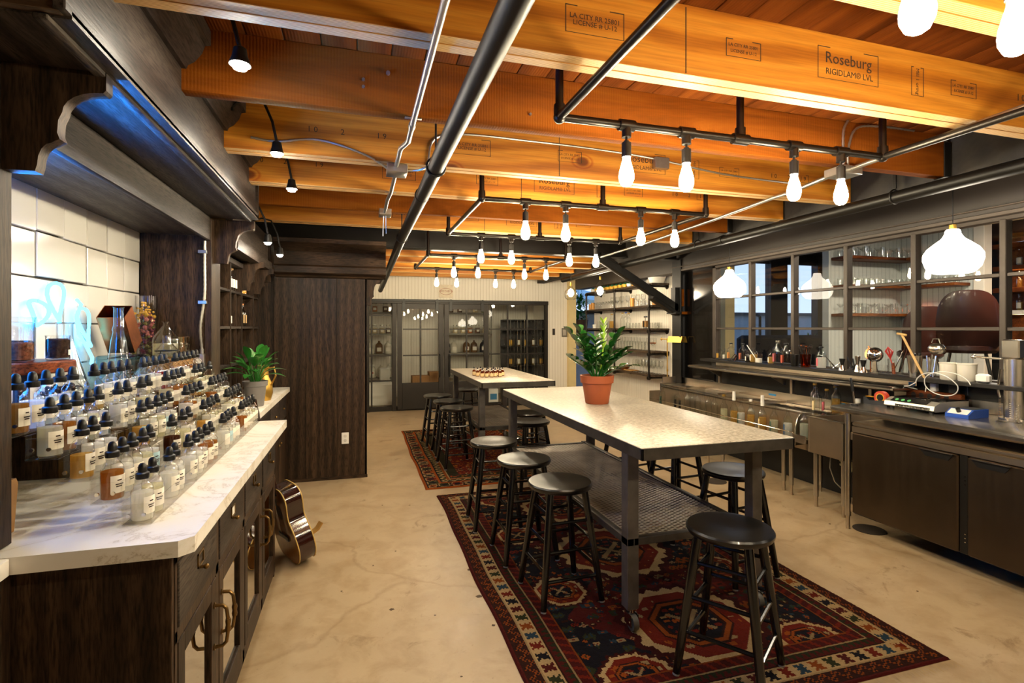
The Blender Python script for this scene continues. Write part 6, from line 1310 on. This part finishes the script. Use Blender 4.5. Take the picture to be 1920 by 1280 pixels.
# ================================================================ pipes and conduits under the beams
bp = thing('black_pipe', 'thick black pipe running the length of the room under the beams, left of centre', 'pipe', (.35, 4, 2.305)); B = rel(bp)
B('pipe', MB().tube([(.35, -.4, 2.31), (.35, 4.5, 2.30), (.35, 8.9, 2.17)], .038, 24), BLACKM); 
for y in (3.0, 4.3): B('coupling', MB().cyl((.35, y-.012, 2.307), (.35, y+.012, 2.307), .043, n=24), BLACKM)
for y in (2.45, 4.45): B('hanger', MB().cyl((.35, y, 2.345), (.35, y, 2.7), .005, n=8).tube([(.35+.044*math.cos(t), y, 2.306+.044*math.sin(t)) for t in np.linspace(0, 6.28, 22)[:-1]], .005, 6, True), BLACKM)
bp = thing('black_pipe', 'thick black pipe along the girder above the bar windows on the right', 'pipe', (3.36, 4, 2.42)); B = rel(bp)
B('pipe', MB().cyl((3.36, -.4, 2.42), (3.36, 8.3, 2.36), .040, n=24), BLACKM)
for y in (2.55, 4.6): B('hanger', MB().box(3.355, 3.365, y-.012, y+.012, 2.455, 2.60, .001).tube([(3.36+.045*math.cos(t), y, 2.405+.045*math.sin(t)) for t in np.linspace(0, 6.28, 22)[:-1]], .006, 6, True), BLACKM)
B('coupling', MB().cyl((3.36, 4.2, 2.391), (3.36, 4.24, 2.391), .046, n=24), BLACKM)
cd = thing('conduit', 'bright galvanised conduit crossing under the beams left of the thick black pipe', 'conduit', (.226, 2.4, 2.43)); B = rel(cd)
B('tube', MB().tube([(.226, -.3, 2.435), (.226, 2.2, 2.435), (.226, 2.5, 2.43), (.20, 2.62, 2.435), (.20, 2.90, 2.437)], .0125, 10).tube([(.205, 3.05, 2.437), (.205, 3.5, 2.437), (.19, 3.62, 2.42), (.19, 4.05, 2.42)], .0125, 10).cyl((.226, 2.29, 2.435), (.226, 2.33, 2.435), .016, n=12), GALV)
B('junction_box', MB().box(.15, .26, 2.90, 3.02, 2.40, 2.447, .003), GALV); B('junction_box', MB().box(.15, .24, 4.02, 4.14, 2.40, 2.447, .003), GALV)
B('strap', MB().box(.19, .262, 2.25, 2.27, 2.446, 2.449, .001).box(.17, .24, 3.53, 3.55, 2.446, 2.449), GALV); B('wire', MB().cyl((.185, 4.08, 2.40), (.18, 4.1, 2.25), .004, n=6).cyl((.20, 4.08, 2.40), (.205, 4.1, 2.27), .004, n=6), GALV)
cd = thing('conduit', 'bright galvanised conduit with a junction box under the beam ends on the right', 'conduit', (2.62, 2.2, 2.43)); B = rel(cd)
B('tube', MB().tube([(2.56, -.2, 2.435), (2.56, 1.4, 2.435), (2.62, 2.22, 2.43)], .0125, 10).tube([(2.62, 2.34, 2.43), (2.70, 2.75, 2.43), (2.72, 2.9, 2.437), (2.80, 3.6, 2.437), (2.9, 4.8, 2.437), (2.9, 5.9, 2.43)], .0125, 10), GALV); B('junction_box', MB().box(2.55, 2.69, 2.22, 2.345, 2.40, 2.447, .003), GALV)
flex('flexible_conduit', 'ribbed metal cable looping from the right junction box up into the joists', [(2.60, 2.235, 2.45), (2.60, 2.23, 2.55), (2.66, 2.23, 2.66), (2.85, 2.235, 2.69), (3.1, 2.24, 2.695)], .007, 'cable')
flex('flexible_conduit', 'ribbed metal cable rising straight from the right junction box', [(2.57, 2.235, 2.45), (2.56, 2.23, 2.55), (2.565, 2.23, 2.64), (2.60, 2.235, 2.695)], .007, 'cable')
flex('flexible_conduit', 'ribbed metal cable sagging along the third beam from the left junction box', [(-.52, 2.888, 2.51), (-.4, 2.885, 2.50), (-.2, 2.889, 2.53), (.02, 2.89, 2.48), (.15, 2.93, 2.425)], .007, 'cable')
flex('flexible_conduit', 'ribbed metal cable along the third beam to the right of the black pipe', [(.26, 2.95, 2.425), (.36, 2.89, 2.44), (.45, 2.888, 2.62), (1.0, 2.888, 2.64), (1.7, 2.888, 2.62), (2.3, 2.888, 2.56), (2.9, 2.885, 2.54)], .007, 'cable')
bxm = tag(obj('junction_box', MB().box(1.78, 1.88, 2.86, 2.899, 2.55, 2.62, .003), GALV), 'small metal junction box on the third beam above the right bulbs', 'box')
# ================================================================ storage room behind the glass partition
SHL = mat('grey_store_shelf', hx('#6f6a60'), .5, .3); JUGB = mat('milky_jug', hx('#d8d2c2'), .35)
def store_shelf(x0, x1, lab, zs_list, y0=11.2, y1=11.62):
    s_ = thing('store_shelf', lab, 'shelf', ((x0+x1)/2, 11.4, 0)); B = rel(s_)
    for z in zs_list: B('shelf', MB().box(x0, x1, y0, y1, z-.03, z, .002), SHL)
    for x in (x0, x1-.03):
        for y in (y0, y1-.03): B('post', MB().box(x, x+.03, y, y+.03, 0, 2.2), SHL)
ZS = [.50, 1.0, 1.42, 1.88]
store_shelf(-.1, .70, 'grey store shelf behind the left panes of the partition', ZS); store_shelf(1.75, 2.85, 'grey store shelf behind the right sliding door', ZS)
jm = MB().lathe([(.0, 0), (.058, 0), (.06, .005), (.06, .13), (.05, .155), (.045, .16), (.045, .175)], n=16, cap0=False, cap1=False).mesh('glass'); fixn(jm); smooth(jm); jm.materials.append(GLASSR)
jl = MB().cyl((0, 0, .172), (0, 0, .19), .05, n=16).mesh('lid'); fixn(jl); smooth(jl); jl.materials.append(CHROME)
def jarfill(c, nm): 
    m = MB().lathe([(.0, .004), (.056, .006), (.056, .12), (.0, .125)], n=14, cap0=False).mesh('contents'); fixn(m); smooth(m); m.materials.append(mat('jar_'+nm, hx(c), .8, var=.3, vs=40)); return m
fills = [('pale', jarfill('#c9b48c', 'pale')), ('brown', jarfill('#5c3a22', 'brown')), ('green', jarfill('#5d6334', 'green')), ('orange', jarfill('#a8642a', 'orange'))]
jug = MB().lathe([(.0, 0), (.075, 0), (.078, .01), (.078, .15), (.07, .19), (.03, .235), (.022, .24), (.022, .27), (.0, .271)], n=16, cap0=False).mesh('jug_body'); fixn(jug); smooth(jug); jug.materials.append(JUGB)
jugd = jug.copy(); jugd.materials.clear(); jugd.materials.append(mat('dark_jug', hx('#2a2a2e'), .3)); juga = jug.copy(); juga.materials.clear(); juga.materials.append(mat('amber_jug', hx('#6b4a24'), .3))
def jar_at(x, z, i, k, where):
    j = thing('storage_jar', '%s jar from the left, %s contents, %s' % (ORDL[i], fills[k][0], where), 'jar', (x, 11.36, z+.0005), 0, 'jars behind the glass partition'); obj('glass', jm, None, j); obj('lid', jl, None, j); obj('contents', fills[k][1], None, j); obj('label', MB().box(-.03, .03, -.0625, -.0605, .04, .09), WHITE, j)
for i, x in enumerate((.05, .19, .33, .48, .61)): jar_at(x, 1.42, i, [2, 0, 0, 0, 1][i], 'second shelf of the left store shelf'); 
for i, x in enumerate((.12, .33, .55)): jar_at(x, 1.88, i, [1, 3, 1][i], 'top shelf of the left store shelf')
for i, x in enumerate((1.85, 2.05, 2.22, 2.38, 2.55, 2.72)): jar_at(x, 1.42, i, [0, 0, 0, 3, 1, 0][i], 'second shelf of the right store shelf')
for i, x in enumerate((1.95, 2.15, 2.5, 2.7)): jar_at(x, 1.88, i, [1, 1, 0, 2][i], 'top shelf of the right store shelf')
def jug_at(x, z, me_, lab, rd=False):
    j = thing('jug', lab, 'jug', (x, 11.36, z+.0005), 0, 'jugs behind the glass partition'); obj('body', me_, None, j); obj('label', MB().box(-.045, .045, -.0805, -.0785, .05, .13), WHITE, j)
    if rd: obj('red_mark', MB().cyl((.0, -.0805, .1), (.0, -.0815, .1), .022, n=14), REDC_, j)
for i, x in enumerate((.08, .28, .46, .62)): jug_at(x, .50+.0, [jug, jug, jug, jug][i], '%s milky jug from the left on the bottom shelf of the left store shelf' % ORDL[i], i == 1)
for i, x in enumerate((.06, .24, .42, .60)): jug_at(x, 1.0, jug if i % 2 else juga, '%s jug from the left on the third shelf of the left store shelf' % ORDL[i])
for i, x in enumerate((1.86, 2.02, 2.30, 2.47, 2.68)): jug_at(x, 1.0, [jugd, jug, juga, juga, jugd][i], '%s jug from the left on the third shelf of the right store shelf' % ORDL[i], i == 2)
tag(obj('white_bin', MB().box(.15, .66, 10.5, 10.9, .0, .46, .03), PLASTW), 'big white storage bin on the floor behind the left panes', 'bin'); tag(obj('white_bin', MB().box(.42, .62, 11.0, 11.18, .0, .72, .02), PLASTW), 'tall white tub behind the big bin at the left panes', 'bin')
tag(obj('cardboard_box', MB().box(1.05, 1.40, 10.7, 11.0, .0, .56, .005), mat('cardboard', hx('#a5784a'), .8)), 'cardboard box behind the left sliding door', 'box'); tag(obj('cardboard_box', MB().box(1.42, 1.68, 10.9, 11.2, .0, .62, .005), mat('cardboard', hx('#a5784a'), .8)), 'taller cardboard box behind the handle of the left sliding door', 'box')
tag(obj('supply_box', MB().box(2.55, 2.75, 10.3, 10.5, 0, .30, .004), PLASTW), 'small white carton with a blue print on the floor behind the right panes', 'box'); obj('print', MB().box(2.58, 2.72, 10.298, 10.30, .08, .2), BLUEL, bpy.data.objects['supply_box'])
wr = thing('wine_rack', 'dark wire bottle rack with upright bars behind the far right panes', 'rack', (3.4, 10.7, 0)); B = rel(wr)
m = MB()
for i in range(13): m.box(2.98+i*.075, 2.988+i*.075, 10.45, 10.458, .1, 1.72)
B('bars', m, CHROME); 
for z in (.35, .75, 1.15, 1.5, 1.72): B('shelf', MB().box(2.95, 3.95, 10.46, 10.85, z-.02, z), BLACKM)
B('back', MB().box(2.95, 3.95, 10.85, 10.87, 0, 1.72), mat('rack_back', hx('#2a2622'), .5))
for k, z in enumerate((.75, 1.15)):
    for i in range(5): liq_bottle((3.10+i*.17, 10.6, z+.001), '%s bottle from the left on the %s shelf of the wire rack' % (ORDL[i], ['lower', 'upper'][k]), h=.29, r=.038, liq=LIQ['golden'] if (i+k) % 2 else LIQ['amber'], label=LBW if i % 2 else LYEL, cap=BLKPL, grp='bottles in the wire rack', rz=-1.6)
st_l = thing('ceiling_fixture', 'plain white ceiling light in the store room', 'ceiling light', (1.7, 10.9, 2.56)); obj('diffuser', MB().box(-.3, .3, -.15, .15, 0, .03, .004), emit('store_light', (1.0, .86, .66), 5.0), st_l)
# ================================================================ bar room beyond the windows
BW_ = oak('bar_shelf_wood', hx('#5a2f12'), hx('#8a4d20'), hx('#a8652e'), 'x', .4)
COOLG = 'glasses in the bar room'
gs = thing('corner_shelf', 'three wooden corner shelves of glasses on the pale boarded wall beyond the windows', 'shelf', (7.0, 5.3, 0)); B = rel(gs)
for z in (1.74, 2.12, 2.50):
    B('shelf', MB().box(6.16, 7.415, 5.27, 5.548, z-.04, z, .004), BW_); B('shelf', MB().box(7.14, 7.418, 4.66, 5.265, z-.04, z, .004), BW_)
rg = random.Random(6)
for k, (z, nm) in enumerate(((1.74, 'lowest'), (2.12, 'middle'), (2.50, 'top'))):
    for r_, yy in enumerate((5.34, 5.46)):
        for i in range(12):
            me_ = [TUMB, COUPE, HIGH][(i+k+r_) % 3] if k != 1 else TUMB; nmz = me_.name.split('.')[0]
            o = obj(nmz, me_, None, None, (6.24+i*.097+rg.uniform(-.01, .01), yy+rg.uniform(-.01, .01), z+.0004)); tag(o, '%s glass from the left, %s row of the %s corner shelf in the bar room' % (ORDL[i], ['front', 'back'][r_], nm), 'glass', COOLG)
    for i in range(5):
        o = obj('tumbler', TUMB, None, None, (7.28+rg.uniform(-.02, .02), 4.74+i*.11, z+.0004)); tag(o, '%s tumbler on the side arm of the %s corner shelf in the bar room' % (ORD[i], nm), 'glass', COOLG)
cn = thing('candle', 'lit amber candle glass at the right end of the lowest corner shelf', 'candle', (7.33, 5.20, 1.7405)); obj('glass', MB().lathe([(.0, .0), (.035, 0), (.035, .1), (.032, .1), (.032, .005), (.0, .005)], n=16, cap0=False, cap1=False), AMBG, cn); obj('flame', MB().sph((0, 0, .05), .012, 8, (1, 1, 1.8)), emit('candle_flame', (1, .5, .15), 30), cn)
LEATH = mat('brown_leather', hx('#34150d'), .38, var=.25, vs=5, coat=.2)
def chair(loc, rz, lab):
    c = thing('leather_chair', lab, 'chair', loc, rz, 'brown leather chairs at the bar')
    # curved shell back: bent plate
    m = MB(); v = []; n = 14
    for i in range(n+1):
        a = -1.0+2.0*i/n; 
        for r, in ((.27,), (.235,)):
            for z, k in ((.48, .82), (.70, .98), (.92, 1.0), (1.06, .93)):
                zz = z-(.16*abs(a)**3 if z > .6 else 0); v.append((r*k*math.sin(a)*1.05, .05+r*math.cos(a)*k+(z-.5)*.12, zz))
    f = []
    for i in range(n):
        A = i*8; C = (i+1)*8
        for j in range(3): f += [(A+j, A+j+1, C+j+1, C+j), (A+4+j, C+4+j, C+5+j, A+5+j)]
        f += [(A+3, A+7, C+7, C+3), (A, C, C+4, A+4)]
    f += [(0, 4, 5, 1), (1, 5, 6, 2), (2, 6, 7, 3)]; e_ = n*8; f += [(e_, e_+1, e_+5, e_+4), (e_+1, e_+2, e_+6, e_+5), (e_+2, e_+3, e_+7, e_+6)]
    m.add(v, f); obj('backrest', m, LEATH, c); obj('seat', MB().lathe([(.0, .44), (.20, .44), (.23, .47), (.23, .51), (.20, .53), (.0, .535)], (0, .06, 0), 28, False), LEATH, c)
    for sx in (-1, 1):
        for sy in (-1, 1): obj('leg', MB().cyl((sx*.13, .06+sy*.13, .44), (sx*.2, .06+sy*.2, .0), .012, n=8), BLACKM, c)
    return c
c1 = chair((6.45, 4.08, .80), .0, 'large brown leather chair back close behind the window, under the near globe'); 
c1.rotation_euler = (0, 0, 2.14); c1.scale = (1.12, 1.12, 1.08)
c2 = chair((6.60, 4.72, .74), .0, 'second brown leather chair, partly hidden behind the mullion'); c2.rotation_euler = (0, 0, 2.5)
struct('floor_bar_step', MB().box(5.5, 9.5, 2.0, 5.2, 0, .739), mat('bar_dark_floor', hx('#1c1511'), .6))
br_ = thing('back_bar', 'tall wooden back bar with lit shelves of bottles, far right beyond the windows', 'shelf', (9.1, 4.2, 0)); B = rel(br_)
B('back', MB().box(9.42, 9.46, 2.4, 5.4, .74, 2.9), BW_); B('back_counter', MB().box(9.0, 9.42, 2.4, 5.4, .74, 1.80, .004), BLACKM)
BZ = [1.80, 2.13, 2.45, 2.78]
for z in BZ[1:]: B('shelf', MB().box(9.05, 9.42, 2.4, 5.4, z-.07, z, .004), BW_)
B('counter', MB().box(8.3, 8.9, 2.4, 4.9, 1.72, 1.78, .004), quartz()); B('counter_front', MB().box(8.4, 8.85, 2.4, 4.85, .74, 1.72), BW_)
cl = area('bar_ceiling_lamp', (6.1, 3.3, 2.93), (0, 0, 0), .5, .5, 60, (1.0, .85, .68))
area('bar_undershelf_strip', (8.32, 3.6, 1.69), (0, PI/2, 0), .05, 2.2, 8, (1.0, .6, .25)); area('bar_cool_strip', (9.25, 3.9, 2.9), (0, 0, 0), .2, 2.6, 16, (.55, .75, 1.0)); area('back_bar_strip', (9.0, 3.9, 2.36), (0, -.5, 0), .1, 2.6, 12, (1.0, .68, .32))
for k, z in enumerate(BZ[:3]):
    for i in range(16):
        liq_bottle((9.2, 2.9+i*.15, z+.001), '%s bottle from the right on the %s shelf of the back bar' % (ORDL[i], ['lower', 'middle', 'upper'][k]), h=.24, r=.034, cap=BLKPL if k == 0 else CHROME, liq=[None, LIQ['golden'], LIQ['amber'], LIQ['clear']][(i*3+k) % 4], label=LBW if (i+k) % 2 else None, grp='bottles on the back bar', rz=PI)
sf = thing('banquette', 'low dark navy banquette against the far glazing of the bar room', 'sofa', (7.3, 6.95, 0)); NVY = mat('navy_fabric', hx('#171a24'), .8, var=.2, vs=20)
obj('seat', MB().box(-1.2, 1.3, -.35, .2, .3, .75, .05), NVY, sf); obj('back', MB().box(-1.2, 1.3, .2, .42, .3, 1.42, .06), NVY, sf); obj('base', MB().box(-1.15, 1.25, -.3, .4, 0, .3), BLACKM, sf)
sp_ = thing('potted_plant', 'spiky-leaved lit plant in a white pot by the far glazing beyond the windows', 'plant', (7.98, 7.66, .75)); obj('pot', MB().lathe([(.0, .0), (.09, 0), (.12, .5), (.11, .5), (.0, .46)], n=20, cap0=False, cap1=False), PLASTW, sp_)
m = MB(); rp_ = random.Random(12)
for i in range(40): a = i*2.4; el = rp_.uniform(.1, 1.45); m.leaf((0, 0, .5), (math.cos(a)*math.cos(el), math.sin(a)*math.cos(el), math.sin(el)), rp_.uniform(.2, .33), .02, .25, n=5)
obj('leaves', m, leafm('dracaena_leaf', hx('#3a6a2a'), hx('#7aa04a'), hx('#c8d08a')), sp_)
